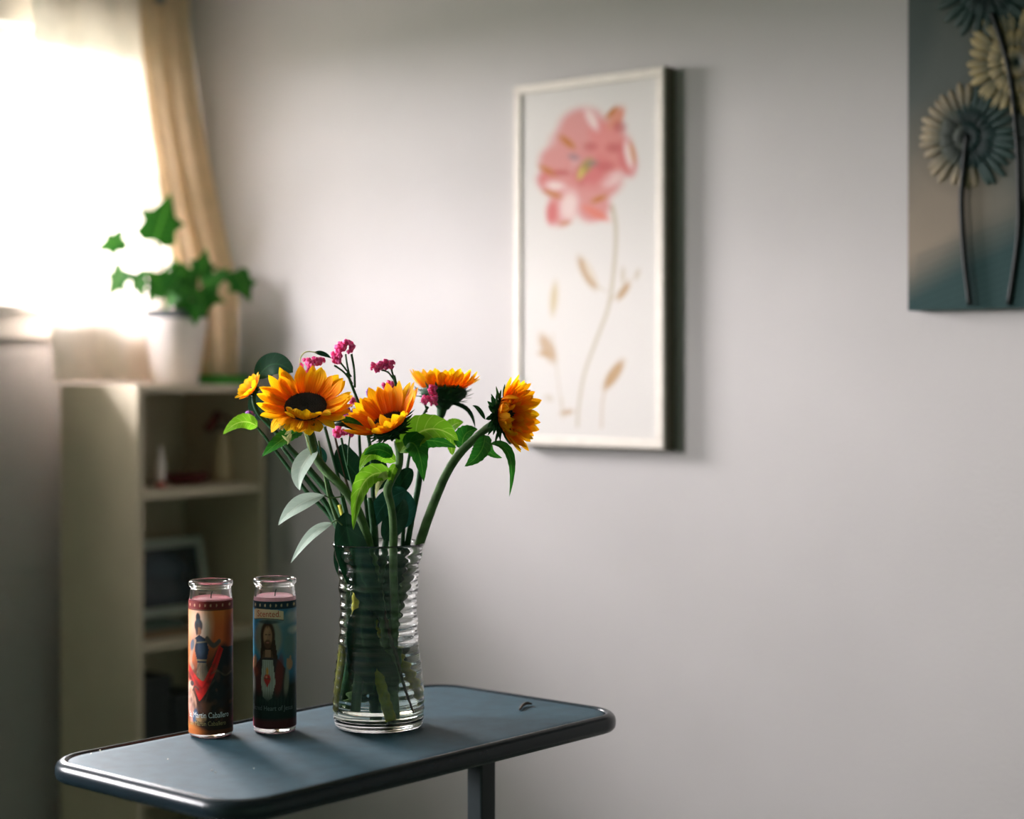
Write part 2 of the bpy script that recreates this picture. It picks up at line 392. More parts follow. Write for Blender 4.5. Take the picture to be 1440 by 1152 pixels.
mk('gathered_folds', V, [f for k_, f in enumerate(Fc) if (k_ % nu) >= nu*.70], M['curtain2'], cur, uv=U)
rodo = tubeg([(.09, -2.0, 2.215), (.09, -.02, 2.215)], .009, 16, 2)
mk('curtain_rod', rodo[0], rodo[1], M['metal'], cur)
for px_ in (100, 165, 225):
    p = onX(px_, 8, .09); box('curtain_clip', (p.x-.006, p.x+.006, p.y-.014, p.y+.014, 2.165, 2.224), M['metal'], cur, .003)

# ------------------------------------------------------------------ bookcase
SX0, SX1, SY0, SY1, SH = .095, .388, -.42, -.018, 1.188
bk = empty('bookcase', ((SX0+SX1)/2, (SY0+SY1)/2, 0), 'narrow cream open bookcase standing in the corner beside the curtain', 'bookcase')
tb = .018
box('side_panel', (SX0, SX1, SY0, SY0+tb, 0, SH-tb), M['shelfw'], bk, .001)
box('side_panel', (SX0, SX1, SY1-tb, SY1, 0, SH-tb), M['shelfw'], bk, .001)
box('top_board', (SX0, SX1, SY0, SY1, SH-tb, SH), M['shelfw'], bk, .001)
box('back_panel', (SX0, SX0+.004, SY0+tb, SY1-tb, .05, SH-tb), M['shelfw'], bk)
ZS = (.942, .585, .225, .06)
for z in ZS: box('shelf_board', (SX0+.004, SX1-.003, SY0+tb, SY1-tb, z-.022, z), M['shelfw'], bk, .001)
box('kick_board', (SX1-.03, SX1-.015, SY0+tb, SY1-tb, 0, .038), M['shelfw'], bk)

# things on the bookcase
def pot_plant():
    c = Vector((.235, -.235, SH+.001)); px0, _ = proj(c)
    p = W(247, 0, (c-CAM).dot(FW)); c = Vector((.25, 0, SH+.001)); q = onX(247, HY, .25); c.y = q.y
    s = (c-CAM).dot(FW)/F
    r = empty('potted_ivy', c, 'green ivy in a white tapered pot on top of the bookcase', 'plant')
    h = 92*s; rb = 32*s; rt = 45*s
    V, Fc = lathe([(0.001, 0), (rb*.95, 0), (rb, .004), (rt*.97, h-.02), (rt, h-.004), (rt, h), (rt-.005, h), (rt-.008, h-.02), (.001, h-.022)], c, 48)
    mk('pot', V, Fc, M['pot'], r)
    V, Fc = lathe([(rt-.010, h-.02), (rt-.004, h+.016), (rt-.001, h+.020), (rt-.007, h+.020), (rt-.013, h-.005), (.001, h-.006)], c, 40)
    mk('inner_pot', V, Fc, M['potin'], r)
    V, Fc = lathe([(rt-.012, h-.002), (.03, h+.006), (.001, h+.008)], c, 30); mk('soil', V, Fc, M['soil'], r)
    top = c+Vector((0, 0, h))
    Zc = (c-CAM).dot(FW)
    L = [(155, 342, 36, 200, .03), (228, 310, 58, 68, .02), (161, 396, 40, 235, .04), (194, 402, 44, -80, .05), (342, 400, 54, -60, .02), (286, 372, 48, 80, .0), (300, 395, 40, 20, .02),
         (222, 395, 38, 140, .05), (250, 392, 46, 60, .06), (268, 410, 46, -30, .07), (240, 418, 40, -120, .06), (285, 425, 46, -80, .05), (262, 385, 40, 110, .0), (215, 412, 34, -110, .0),
         (300, 418, 38, -20, -.03), (235, 400, 36, 10, -.04), (276, 440, 36, -90, .07), (255, 430, 34, -60, .05), (310, 385, 30, 40, -.04), (246, 375, 30, 95, -.03)]
    shape = [(0, .0), (.24, -.10), (.46, .02), (.36, .30), (.52, .50), (.26, .58), (.12, .82), (0, 1.05)]
    for i, (x, y, sz, ang, dz) in enumerate(L):
        p = W(x, y, Zc-dz); S = sz*s*(1.15 if x < 235 and y < 400 else .88); a = math.radians(ang)
        dr = (D(math.cos(a), math.sin(a), .25*math.sin(i*2.1)))
        nr = D(.5*math.sin(i*1.7), .45, .9+.3*math.cos(i)); sd = dr.cross(nr).normalized(); nn = sd.cross(dr)
        pts = [(q, v) for q, v in shape]+[(-q, v) for q, v in shape[-2:0:-1]]
        V = [p+nn*.003]; U = [(0, .3)]
        for q, v in pts:
            V.append(p+sd*q*S*.95+dr*(v-.45)*S+nn*(-.10*S*abs(q)*2-.12*S*v*v)); U.append((q*2, v))
        V[0] = p+dr*(-.12)*S
        n = len(pts); Fc = [(0, 1+k, 1+(k+1) % n) for k in range(n)]
        lf = mk('leaf', V, Fc, M['ivy'], r, uv=U)
        b = V[1]
        V2, F2, _ = tubeg([top+Vector((R.uniform(-.03, .03), R.uniform(-.03, .03), .0)), (top+b)/2+Vector((0, 0, .03)), b], .0016, 6, 4)
        mk('vine', V2, F2, M['stemd'], r)
    return r
pot_plant()
p0 = onX(282, 530, .28); p1 = onX(338, 530, .28)
g = empty('folded_cloth', ((p0+p1)/2).xy[:]+(SH+.001,), 'bright green folded cloth lying flat beside the ivy pot', 'cloth')
for k in range(3):
    z = SH+.001+k*.0075
    o = box('fold', (.17+.004*k, .34-.003*k, p0.y+.004*k, min(p1.y, SY1-.004)-.003*k, z, z+.0072), M['greenc'], g, .003)

# slim pale figurine-like bottle, dark dish, tan vase with dried blooms on the upper shelf
z = ZS[0]+.001
def at_shelf(px, x): p = onX(px, HY, x); return p.y
c = Vector((.34, at_shelf(226, .34), z)); s = 4.15/F
b_ = empty('small_bottle', c, 'slim white bottle with a reddish foot on the upper shelf', 'bottle')
V, Fc = lathe_solid([(.010, .014), (.0105, .05), (.009, .062), (.006, .07), (.0055, .086)], c, 20); mk('body', V, Fc, M['pot'], b_)
V, Fc = lathe_solid([(.012, 0), (.012, .010), (.010, .0145)], c, 20); mk('foot', V, Fc, mat('reddish_foot', (.5, .12, .1), .5, noise=.1), b_)
V, Fc = lathe_solid([(.006, .0862), (.0065, .096), (.004, .098)], c, 16); mk('cap', V, Fc, M['pot'], b_)
c = Vector((.27, at_shelf(262, .27), z))
V, Fc = lathe([(.001, 0), (.035, 0), (.055, .016), (.062, .024), (.058, .024), (.05, .014), (.001, .004)], c, 32)
tag(mk('dark_dish', V, Fc, M['redb']), 'low dark brown dish on the upper shelf behind the slim bottle', 'dish')
c = Vector((.26, at_shelf(313, .26), z))
vs = empty('tapered_vase', c, 'tall tan tapered vase of dried dark red blooms on the upper shelf', 'vase')
V, Fc = lathe([(.001, 0), (.026, 0), (.028, .006), (.024, .05), (.015, .115), (.014, .125), (.011, .125), (.012, .1), (.001, .09)], c, 32); mk('body', V, Fc, M['tan'], vs)
for i, (dx, dy, dz) in enumerate([(0, -.03, .150), (.01, .018, .158), (-.02, .0, .165), (.02, .035, .145), (.0, -.045, .135)]):
    e_ = c+Vector((dx, dy, dz)); V, Fc, _ = tubeg([c+Vector((0, 0, .10)), c+Vector((dx*.3, dy*.3, .13)), e_], .0013, 6, 4); mk('dried_stem', V, Fc, M['root'], vs)
    V, Fc = lathe_solid([(.003, -.01), (.010, -.004), (.013, .004), (.009, .010), (.003, .013)], e_, 12); mk('dried_bloom', V, Fc, M['redb'], vs)

# framed photograph on the middle shelf
z = ZS[1]+.001
def framed_photo():
    ya, yb = SY0+tb+.008, at_shelf(283, .22); h = .185; x0, tl = .255, .045
    zb = z+.034
    r = empty('photo_frame', (x0, (ya+yb)/2, zb), 'pale frame with a dark blue photograph leaning at the back of the middle shelf', 'picture frame')
    def pt(u, v, d): return (x0-tl*v+d, ya+(yb-ya)*u, zb+.001+h*v)
    def slab(n, u0, u1, v0, v1, d0, d1, m):
        V = [pt(u, v, d) for d in (d0, d1) for u, v in ((u0, v0), (u1, v0), (u1, v1), (u0, v1))]
        return mk(n, V, [(3, 2, 1, 0), (4, 5, 6, 7), (0, 1, 5, 4), (1, 2, 6, 5), (2, 3, 7, 6), (3, 0, 4, 7)], m, r, smooth=False)
    fw = .12; fm = mat('pale_frame', (.30, .33, .28), .45, noise=.05)
    slab('frame_rail', 0, 1, 0, fw, 0, .014, fm); slab('frame_rail', 0, 1, 1-fw, 1, 0, .014, fm)
    slab('frame_stile', 0, .07, fw, 1-fw, 0, .014, fm); slab('frame_stile', .93, 1, fw, 1-fw, 0, .014, fm)
    P = Paint(0, 60, 0, 60, (.012, .02, .028)); P.blob(34, 22, 13, 12, (.05, .07, .09), soft=.8); P.blob(30, 42, 16, 12, (.05, .06, .07), 20, .8); P.blob(12, 30, 7, 14, (.04, .05, .07), 0, .8)
    n = 24; V = [pt(.07+.86*i/n, fw+(1-2*fw)*j/n, .007) for j in range(n+1) for i in range(n+1)]
    C = P.get([60*i/n for j in range(n+1) for i in range(n+1)], [60-60*j/n for j in range(n+1) for i in range(n+1)])
    mk('photograph', V, [(j*(n+1)+i, j*(n+1)+i+1, (j+1)*(n+1)+i+1, (j+1)*(n+1)+i) for j in range(n) for i in range(n)], M['photo'], r, cols=C)
framed_photo()
def book(nm, x0, x1, y0, y1, z0, t, cov, label, grp):
    r = empty(nm, ((x0+x1)/2, (y0+y1)/2, z0), label, 'book', grp)
    box('cover', (x0, x1, y0, y1, z0, z0+.002), cov, r); box('cover', (x0, x1, y0, y1, z0+t-.002, z0+t), cov, r)
    box('pages', (x0+.003, x1-.004, y0+.003, y1-.003, z0+.002, z0+t-.002), M['paper'], r); box('spine', (x1-.004, x1, y0, y1, z0+.002, z0+t-.002), cov, r)
ya = SY0+tb+.012
book('book', .14, .345, ya, ya+.17, z, .016, M['book1'], 'brown book lying flat on the middle shelf, bottom of two', 'books under the photo frame')
book('book', .15, .335, ya+.004, ya+.155, z+.0165, .016, mat('green_cover', (.05, .08, .06), .6, noise=.1), 'dark green book lying on the brown one under the leaning photo frame', 'books under the photo frame')
# dark storage boxes on the lower shelf
for i, (y0, y1, h, lb) in enumerate([(SY0+tb+.006, SY0+tb+.105, .27, 'taller black box standing at the left on the lower shelf'), (SY0+tb+.112, SY0+tb+.20, .22, 'shorter black box on the lower shelf right of the taller box')]):
    r = empty('storage_box', (.25, (y0+y1)/2, ZS[2]+.001), lb, 'box', 'black boxes on the lower shelf')
    z0 = ZS[2]+.001
    box('box_body', (.13, .36, y0, y1, z0, z0+h-.03), M['black'], r, .003); box('lid', (.128, .362, y0-.002, y1+.002, z0+h-.0295, z0+h), M['black'], r, .003)

# ------------------------------------------------------------------ framed pink flower picture
def plane_grid(name, x0, x1, z0, z1, y, nx, nz, paint, m, parent):
    V = []; Q = []
    for j in range(nz+1):
        for i in range(nx+1):
            v = Vector((x0+(x1-x0)*i/nx, y, z0+(z1-z0)*j/nz)); V.append(v); Q.append(proj(v))
    Q = np.array(Q); C = paint.get(Q[:, 0], Q[:, 1])
    return mk(name, V, [(j*(nx+1)+i, j*(nx+1)+i+1, (j+1)*(nx+1)+i+1, (j+1)*(nx+1)+i) for j in range(nz) for i in range(nx)], m, parent, cols=C)
def pink_picture():
    yf = -.042; a = onY(722, 120, yf); b = onY(933, 632, yf); t_ = onY(933, 93, yf)
    x0, x1, z0, z1 = a.x, b.x, b.z, t_.z
    r = empty('framed_flower_picture', ((x0+x1)/2, 0, z0), 'tall white framed canvas of one pink flower on the pale wall', 'picture')
    fw = .020
    for n_, q in (('frame_rail', (x0, x1, yf, -.003, z0, z0+fw)), ('frame_rail', (x0, x1, yf, -.003, z1-fw, z1)), ('frame_stile', (x0, x0+fw, yf, -.003, z0+fw, z1-fw)), ('frame_stile', (x1-fw, x1, yf, -.003, z0+fw, z1-fw))):
        box(n_, q, M['frame'], r, .003)
    # darker olive outer side strip of the float frame
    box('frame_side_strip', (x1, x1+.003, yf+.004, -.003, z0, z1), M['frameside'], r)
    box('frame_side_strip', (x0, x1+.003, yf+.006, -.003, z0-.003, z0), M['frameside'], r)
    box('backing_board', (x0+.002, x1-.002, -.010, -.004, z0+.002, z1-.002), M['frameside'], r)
    P = Paint(700, 980, 60, 660, (.50, .475, .45)); B = P.blob; S = P.stroke
    pk = (.44, .125, .12); pl = (.46, .20, .185); pd = (.33, .06, .055); ob = (.36, .13, .035); wh = (.56, .43, .41)
    B(818, 178, 33, 26, pl, -15, .5); B(815, 200, 40, 24, pl, 0, .5); B(852, 190, 24, 20, (.48, .16, .15), 30, .6); B(866, 168, 9, 20, (.46, .18, .12), 30, .6)
    B(860, 215, 28, 34, (.48, .17, .155), 0, .6); B(882, 222, 13, 27, pk, -12, .5); B(884, 218, 5, 20, wh, -12, .8)
    B(782, 228, 24, 24, pl, 0, .5); B(778, 255, 23, 17, pk, 10, .5); B(800, 262, 34, 22, pl, 0, .6); B(782, 262, 14, 6, wh, 10, .9)
    B(840, 262, 36, 22, pl, -20, .5); B(858, 252, 14, 9, wh, -30, .9); B(832, 240, 28, 22, pk, 0, .9)
    B(790, 292, 20, 26, pl, 15, .5); B(800, 290, 12, 20, wh, 10, .9); B(776, 300, 8, 16, pk, 5, .7); B(835, 292, 24, 20, pl, -25, .5); B(838, 300, 20, 6, (.50, .15, .11), 28, .8)
    B(798, 200, 14, 5, ob, 40, .7); B(832, 168, 6, 16, wh, -28, .9); B(860, 158, 12, 4, ob, -48, .8); B(872, 178, 9, 8, pd, 0, .9, .7); B(890, 215, 4, 16, (.42, .22, .10), -10, .8, .7)
    B(770, 240, 14, 4, ob, 30, .8); B(790, 243, 12, 4, pd, 0, .9, .7); B(777, 273, 14, 3.5, ob, 20, .8); B(842, 280, 12, 4, ob, -22, .8); B(795, 314, 9, 3.5, ob, -15, .9, .7); B(830, 206, 10, 6, pd, 0, .9, .6); B(862, 208, 10, 7, pd, 0, .9, .6); B(852, 234, 12, 7, pd, 0, .9, .5)
    B(815, 248, 6, 14, pd, -10, .9, .4); B(807, 221, 8, 4, (.20, .14, .16), 15, .8, .8); B(824, 234, 7, 13, (.24, .19, .05), 35, .7, .9); B(817, 244, 4, 9, (.42, .32, .08), 20, .8); B(833, 230, 8, 4, (.17, .14, .12), -10, .8, .8)
    gr = (.30, .235, .13); br = (.32, .19, .075); lb = (.36, .29, .20)
    S([(861, 290), (866, 320), (864, 370), (856, 430), (838, 480), (822, 525), (814, 570), (812, 600)], (5, 3), gr, 3, .75)
    S([(858, 425), (872, 408), (886, 392)], 2, lb, 2, .8); S([(852, 410), (838, 400), (828, 390)], 2, lb, 2, .7)
    B(826, 384, 8, 26, br, -28, .5, .75); B(830, 382, 3.5, 18, (.50, .45, .38), -26, .8, .8); B(877, 410, 5, 15, br, 35, .6, .8); B(876, 388, 3.5, 13, lb, 0, .6, .6); B(896, 386, 3.5, 9, lb, 20, .6, .6)
    S([(777, 470), (783, 520), (790, 575)], 1.8, lb, 2, .7); B(779, 420, 5.5, 24, (.40, .32, .19), 5, .7, .85); B(770, 490, 9, 22, br, -25, .6, .7); B(764, 498, 9, 4, br, 10, .6, .6)
    S([(846, 602), (848, 560), (860, 525)], 2.2, br, 2, .7); B(863, 527, 8, 24, br, 33, .6, .85); B(797, 580, 10, 4, br, -10, .7, .7); B(772, 560, 7, 5, lb, 30, .7, .5); S([(790, 560), (792, 590)], 2, lb, 2, .6)
    plane_grid('canvas', x0+fw, x1-fw, z0+fw, z1-fw, yf+.005, 130, 260, P, M['canvas'], r)
    wp = []
pink_picture()

# ------------------------------------------------------------------ dandelion canvas at the right
def dandelion_picture():
    yf = -.036; a = onY(1277, 437, yf); x0 = a.x; z0 = a.z; x1 = x0+.50; z1 = z0+.92
    r = empty('dandelion_canvas', ((x0+x1)/2, 0, z0), 'dark teal and tan canvas of raised dandelion heads, cut off by the right edge', 'picture')
    P = Paint(1260, 1900, -900, 460, (.055, .068, .06)); B = P.blob
    P.put(np.clip((P.Y-330)/90, 0, 1), (.018, .045, .044))
    B(1300, 90, 90, 170, (.075, .085, .078), 0, .8); B(1300, 330, 55, 110, (.22, .175, .13), 25, .9, .9); B(1330, 260, 80, 90, (.18, .15, .115), 0, .9, .7); B(1420, 330, 60, 50, (.15, .13, .10), -40, 1, .6); B(1290, 20, 30, 90, (.05, .065, .062), 10, .9, .8)
    P.put(np.clip((P.Y-(352-(P.X-1290)*.55))/70, 0, 1), (.014, .040, .039))
    for k in range(26):
        y = 330+k*5; P.stroke([(1290, y+30), (1370, y), (1440, y-26)], 2.2, (.03, .062, .06) if k % 2 else (.014, .032, .032), 3, .35)
    for hx, hy in ((1362, 193), (1432, 88), (1388, -22), (1560, 10)): B(hx, hy, 36, 40, (.012, .024, .022), 0, .8); B(hx, hy, 66, 70, (.05, .05, .04), 0, .6, .5)
    V, Fc = boxg(x0, x1, yf+.0006, -.002, z0, z1)
    ed = mk('canvas_edge', V, Fc, mat('canvas_edge_paint', (.025, .035, .035), .7, noise=.2), r, smooth=False)
    plane_grid('painted_face', x0, x1, z0, z1, yf, 160, 260, P, M['canvas'], r)
    def q(px, py): p = onY(px, py, yf); return p
    kk = (q(1360, 200)-q(1361, 200)).length
    tan_, teal, gold = (.24, .19, .12), (.008, .028, .026), (.26, .20, .09)
    def petal(p0_, p1_, wd, c0, c1, hgt=.007):
        a_ = q(*p0_); b_ = q(*p1_); ax = b_-a_; L = ax.length; ax.normalize(); sd = Vector((0, -1, 0)).cross(ax)
        V = []; C = []; nu_, nv_ = 12, 6
        for i in range(nu_+1):
            s = i/nu_; wv = wd*kk*(.16+.84*math.sin(math.pi*min(1, s**1.15*.93))**.8) if s < .98 else wd*kk*.12
            for j in range(nv_+1):
                t = j/nv_*2-1; hh = hgt*(1-t*t)**.6*math.sin(math.pi*min(.98, .1+s*.88))**.5*(1-.45*math.exp(-(t/.22)**2))
                V.append(a_+ax*L*s+sd*wv*t*.5+Vector((0, -hh, 0)))
                m_ = min(1, s*1.3)*(.75+.25*abs(t)); C.append([c0[z_]*(1-m_)+c1[z_]*m_ for z_ in range(3)])
        return V, [(i*(nv_+1)+j, i*(nv_+1)+j+1, (i+1)*(nv_+1)+j+1, (i+1)*(nv_+1)+j) for i in range(nu_) for j in range(nv_)], C
    def head(cx, cy, rad, n, inner, mode):
        for ring in range(3):
            for k in range(n):
                an = 2*math.pi*(k+.5*ring)/n+R.uniform(-.05, .05); ca, sa = math.cos(an), math.sin(an)
                r0, r1 = ((.40, 1.0), (.20, .62), (.03, .34))[ring]; r1 *= R.uniform(.93, 1.05)
                dark = (ca*.7+(-sa)*.1 > .15) if mode == 0 else (mode == 1)
                if mode == 2: c1 = gold if ca < .3 else tan_; c0 = teal
                elif ring: c1 = teal if (dark or ca > -.35) else (.04, .05, .036); c0 = (.003, .008, .008)
                else: c1 = (.022, .042, .036) if dark else tan_; c0 = teal
                j_ = R.uniform(.8, 1.2); c1 = tuple(c*j_ for c in c1)
                V, Fc, C = petal((cx+rad*r0*ca, cy+rad*r0*sa*1.08), (cx+rad*r1*ca, cy+rad*r1*sa*1.08), (2*math.pi*rad*.72/n)*1.12*(.8 if ring else 1), c0, c1, .007+.003*ring)
                if ring == 2 and k % 2: continue
                o = mk('paint_petal', V, Fc, M['oil'], r, cols=C)
    head(1432, 88, 74, 30, 0, 2); head(1388, -22, 74, 28, 0, 1); head(1362, 193, 70, 32, 0, 0); head(1560, 10, 70, 26, 0, 0)
    for P_ in ([(1363, 190), (1358, 240), (1355, 285), (1359, 360), (1367, 430)], [(1398, 20), (1412, 60), (1424, 110), (1433, 190), (1436, 250), (1433, 330), (1419, 430)], [(1560, 20), (1548, 200), (1530, 430)]):
        V, Fc, U = tubeg([q(*p_)+Vector((0, -.009 if i < 5 else -.002, 0)) for i, p_ in enumerate(P_)], .0052, 8, 6)
        mk('paint_stem', V, Fc, M['oil'], r, cols=[(.003, .005, .005)]*len(V))
dandelion_picture()

# ------------------------------------------------------------------ overbed table
TH = .8634+PSI; TL, TW, TZ = .76, .3926, 1.216-.4963
tcx = CAM+RT*(-.2183)+FW*2.4338; TC = Vector((tcx.x, tcx.y, 0)); tu = Vector((math.cos(TH), math.sin(TH), 0)); tv = Vector((-math.sin(TH), math.cos(TH), 0))
def tp(u, v, z): return TC+tu*u+tv*v+Vector((0, 0, z))
def rring(hl, hw, rad, z, n=10):
    out = []
    for sx, sy, a0 in ((1, 1, 0), (-1, 1, 90), (-1, -1, 180), (1, -1, 270)):
        for k in range(n+1):
            a = math.radians(a0+90*k/n); out.append(tp(sx*(hl-rad)+rad*math.cos(a), sy*(hw-rad)+rad*math.sin(a), z))
    return out
def rings(Rg, close_b=True, close_t=True):
    V = []; Fc = []; n = len(Rg[0])
    for g_ in Rg: V += g_
    for i in range(len(Rg)-1):
        for k in range(n): Fc.append((i*n+k, i*n+(k+1) % n, (i+1)*n+(k+1) % n, (i+1)*n+k))
    if close_b: Fc.append(tuple(range(n-1, -1, -1)))
    if close_t: Fc.append(tuple(range((len(Rg)-1)*n, len(Rg)*n)))
    return V, Fc
tbl = empty('overbed_table', TC, 'dark blue-grey narrow table with rounded corners on one off-centre column', 'table')
hl, hw, rc = TL/2, TW/2, .062
ringsP = [(-.012, -.0265), (-.004, -.0255), (-.001, -.022), (0, -.018), (0, -.011), (-.0009, -.0074), (-.0030, -.0040), (-.0060, -.0016), (-.0090, -.0002), (-.0110, .0), (-.0130, -.0008), (-.0145, -.0028)]
V, Fc = rings([rring(hl+d, hw+d, rc+d*.8, TZ+z) for d, z in ringsP], True, False); mk('table_edge', V, Fc, M['rim'], tbl)
V, Fc = rings([rring(hl-.0143, hw-.0143, rc-.012, TZ-.006), rring(hl-.0150, hw-.0150, rc-.012, TZ-.0034), rring(hl-.018, hw-.018, rc-.015, TZ-.0024), rring(hl-.03, hw-.03, rc-.025, TZ-.0024)], False, True)
mk('tabletop', V, Fc, M['table'], tbl, smooth=True)
TT = TZ-.0024
su = .2655
def tbox(name, u0, u1, v0, v1, z0, z1, m, bv=.004):
    V = [tp(u, v, z) for z in (z0, z1) for u, v in ((u0, v0), (u1, v0), (u1, v1), (u0, v1))]
    o = mk(name, V, [(3, 2, 1, 0), (4, 5, 6, 7), (0, 1, 5, 4), (1, 2, 6, 5), (2, 3, 7, 6), (3, 0, 4, 7)], m, tbl, smooth=False); bevel(o, bv); return o
tbox('mounting_plate', su-.16, su+.06, -.06, .06, TZ-.032, TZ-.0266, M['steel'])
tbox('column', su-.0165, su+.0165, -.0145, .0145, .05, TZ-.0322, M['steel'], .003)
tbox('outer_column', su-.021, su+.021, -.019, .019, .05, .40, M['steel'], .003)
for s_ in (-1, 1): tbox('base_leg', su-.62, su+.04, s_*.17-.016, s_*.17+.016, .045, .075, M['steel'])
tbox('base_crossbar', su-.022, su+.022, -.154, .154, .045, .075, M['steel'])
for uu in (su-.60, su+.02):
    for s_ in (-1, 1):
        c = tp(uu, s_*.17, .0225); ax = tv; V = []; n_ = 20
        for w_ in (-.009, .009):
            for k in range(n_): a = 2*math.pi*k/n_; V.append(c+ax*w_+tu*.022*math.cos(a)+UP*.022*math.sin(a))
        mk('castor', V, [(k, (k+1) % n_, n_+(k+1) % n_, n_+k) for k in range(n_)]+[tuple(range(n_-1, -1, -1)), tuple(range(n_, 2*n_))], M['black'], tbl, smooth=False)
def ontable(px, py): r_ = ray(px, py); return CAM+r_*((TT-CAM.z)/r_.z)
# small dark curled stem scrap and crumbs on the table
V, Fc, _ = tubeg([ontable(731, 1000)+UP*.0022, ontable(735, 995)+UP*.003, ontable(741, 993)+UP*.004, ontable(748, 992.5)+UP*.0025], [.0016, .0024, .0024, .001], 8, 5)
tag(mk('fallen_scrap', V, Fc, M['root'], smooth=True), 'small dark curled plant scrap lying on the far end of the table', 'plant scrap')
for i, (x, y, rr, lb) in enumerate([(141, 1056, .0012, 'pale crumb near the left corner of the table'), (298, 1084, .0010, 'larger pale crumb near the front edge of the table'), (303, 1087, .0008, 'tiny pale crumb beside the larger one at the front edge'), (236, 1068, .0007, 'tiny pale crumb in front of the red-labelled candle'), (357, 1081, .0007, 'tiny pale crumb on the table in front of the blue candle'), (128, 1060, .0007, 'tiny pale crumb at the far left of the table')]):
    c = ontable(x, y); V = []; 
    V, Fc = lathe_solid([(rr*.6, 0), (rr*1.1, rr*.5), (rr*.8, rr*1.1), (rr*.2, rr*1.3)], c, 7); V = [v+Vector((R.uniform(-1, 1), R.uniform(-1, 1), 0))*rr*.2 for v in V]
    tag(mk('crumb', V, Fc, M['crumb']), lb, 'crumb', 'crumbs on the table')

# ------------------------------------------------------------------ candles
def wrap_text(txt, size, c, rad, zc, ang0, m, parent, name, center=True, xs=1.0, maxang=1.5):
    cu = bpy.data.curves.new('t', 'FONT'); cu.body = txt; cu.size = size; cu.align_x = 'CENTER' if center else 'LEFT'; cu.resolution_u = 3
    to = linkobj(bpy.data.objects.new('t', cu)); dg = bpy.context.evaluated_depsgraph_get(); dg.update()
    me = bpy.data.meshes.new_from_object(to.evaluated_get(dg)); 
    import bmesh
    bm = bmesh.new(); bm.from_mesh(me); bmesh.ops.triangulate(bm, faces=bm.faces); 
    V = [v.co.copy() for v in bm.verts]; Fc = [tuple(v.index for v in f.verts) for f in bm.faces]; bm.free()
    bpy.data.objects.remove(to); bpy.data.curves.remove(cu); bpy.data.meshes.remove(me)
    VV = []; FF = []
    out = []
    for v in V:
        a = ang0+v.x*xs/rad; d = RT*math.sin(a)-FW*math.cos(a); out.append(c+d*(rad+.00012)+Vector((0, 0, zc+v.y)))
    keep = [f for f in Fc if all(abs(ang0+V[i].x*xs/rad) < maxang for i in f)]
    return mk(name, out, keep, m, parent, smooth=False)
def candle(px, pyb, wpx, label, paint, waxm, wax_top, H, lab, texts, wick=True):
    Z = .4987*F/(pyb-HY); base = W(px, pyb, Z); base.z = TT+.0003; c = base
    r_ = wpx/2*Z/F
    root = empty('jar_candle', c, label, 'candle', 'tall glass jar candles on the table')
    t = .0028; px2m = Z/F
    prof = [(.001, 0), (r_-.006, 0), (r_-.0018, .0012), (r_-.0002, .005), (r_, .010), (r_, H-.034), (r_-.0005, H-.026), (r_-.0022, H-.0125), (r_-.0026, H-.0095), (r_-.0004, H-.0075), (r_+.0004, H-.0045), (r_-.0002, H-.001), (r_-.0022, H),
            (r_-.0045, H-.001), (r_-.0052, H-.006), (r_-.0052, H-.012), (r_-t-.0004, H-.03), (r_-t, H-.04), (r_-t, .012), (r_-.006, .0075), (.001, .0065)]
    V, Fc = lathe(prof, c, 72); mk('glass_jar', V, Fc, M['glass'], root)
    rw = r_-t+.0002
    V, Fc = lathe([(.001, .0067), (rw-.004, .0072), (rw, .012), (rw, wax_top), (rw-.002, wax_top-.0012), (rw*.5, wax_top-.002), (.001, wax_top-.001)], c, 64); mk('wax', V, Fc, waxm, root)
    V, Fc, _ = tubeg([c+UP*(wax_top-.003), c+UP*(wax_top+.004)+RT*.0006, c+UP*(wax_top+.008)+RT*.002], .0007, 6, 3); mk('wick', V, Fc, M['wick'], root)
    z0, z1 = lab; nu_, nz_ = 150, 260; V = []; C1 = []; C2 = []
    amax = math.radians(150)
    for j in range(nz_+1):
        z = z0+(z1-z0)*j/nz_
        for i in range(nu_+1):
            a = -amax+2*amax*i/nu_; d = RT*math.sin(a)-FW*math.cos(a); V.append(c+d*(r_+.00025)+UP*z)
            sx = math.sin(a) if abs(a) < math.pi/2 else math.copysign(1, a)
            C1.append(sx); C2.append(1-j/nz_)
    C = paint.get(np.array(C1)*50+50, np.array(C2)*200)
    mk('label', V, [(j*(nu_+1)+i, j*(nu_+1)+i+1, (j+1)*(nu_+1)+i+1, (j+1)*(nu_+1)+i) for j in range(nz_) for i in range(nu_)], M['label'], root, cols=C)
    for tx in texts: wrap_text(tx[0], tx[1], c, r_+.0003, tx[2], tx[3], M[tx[4]], root, 'lettering', tx[5], tx[6])
    return root
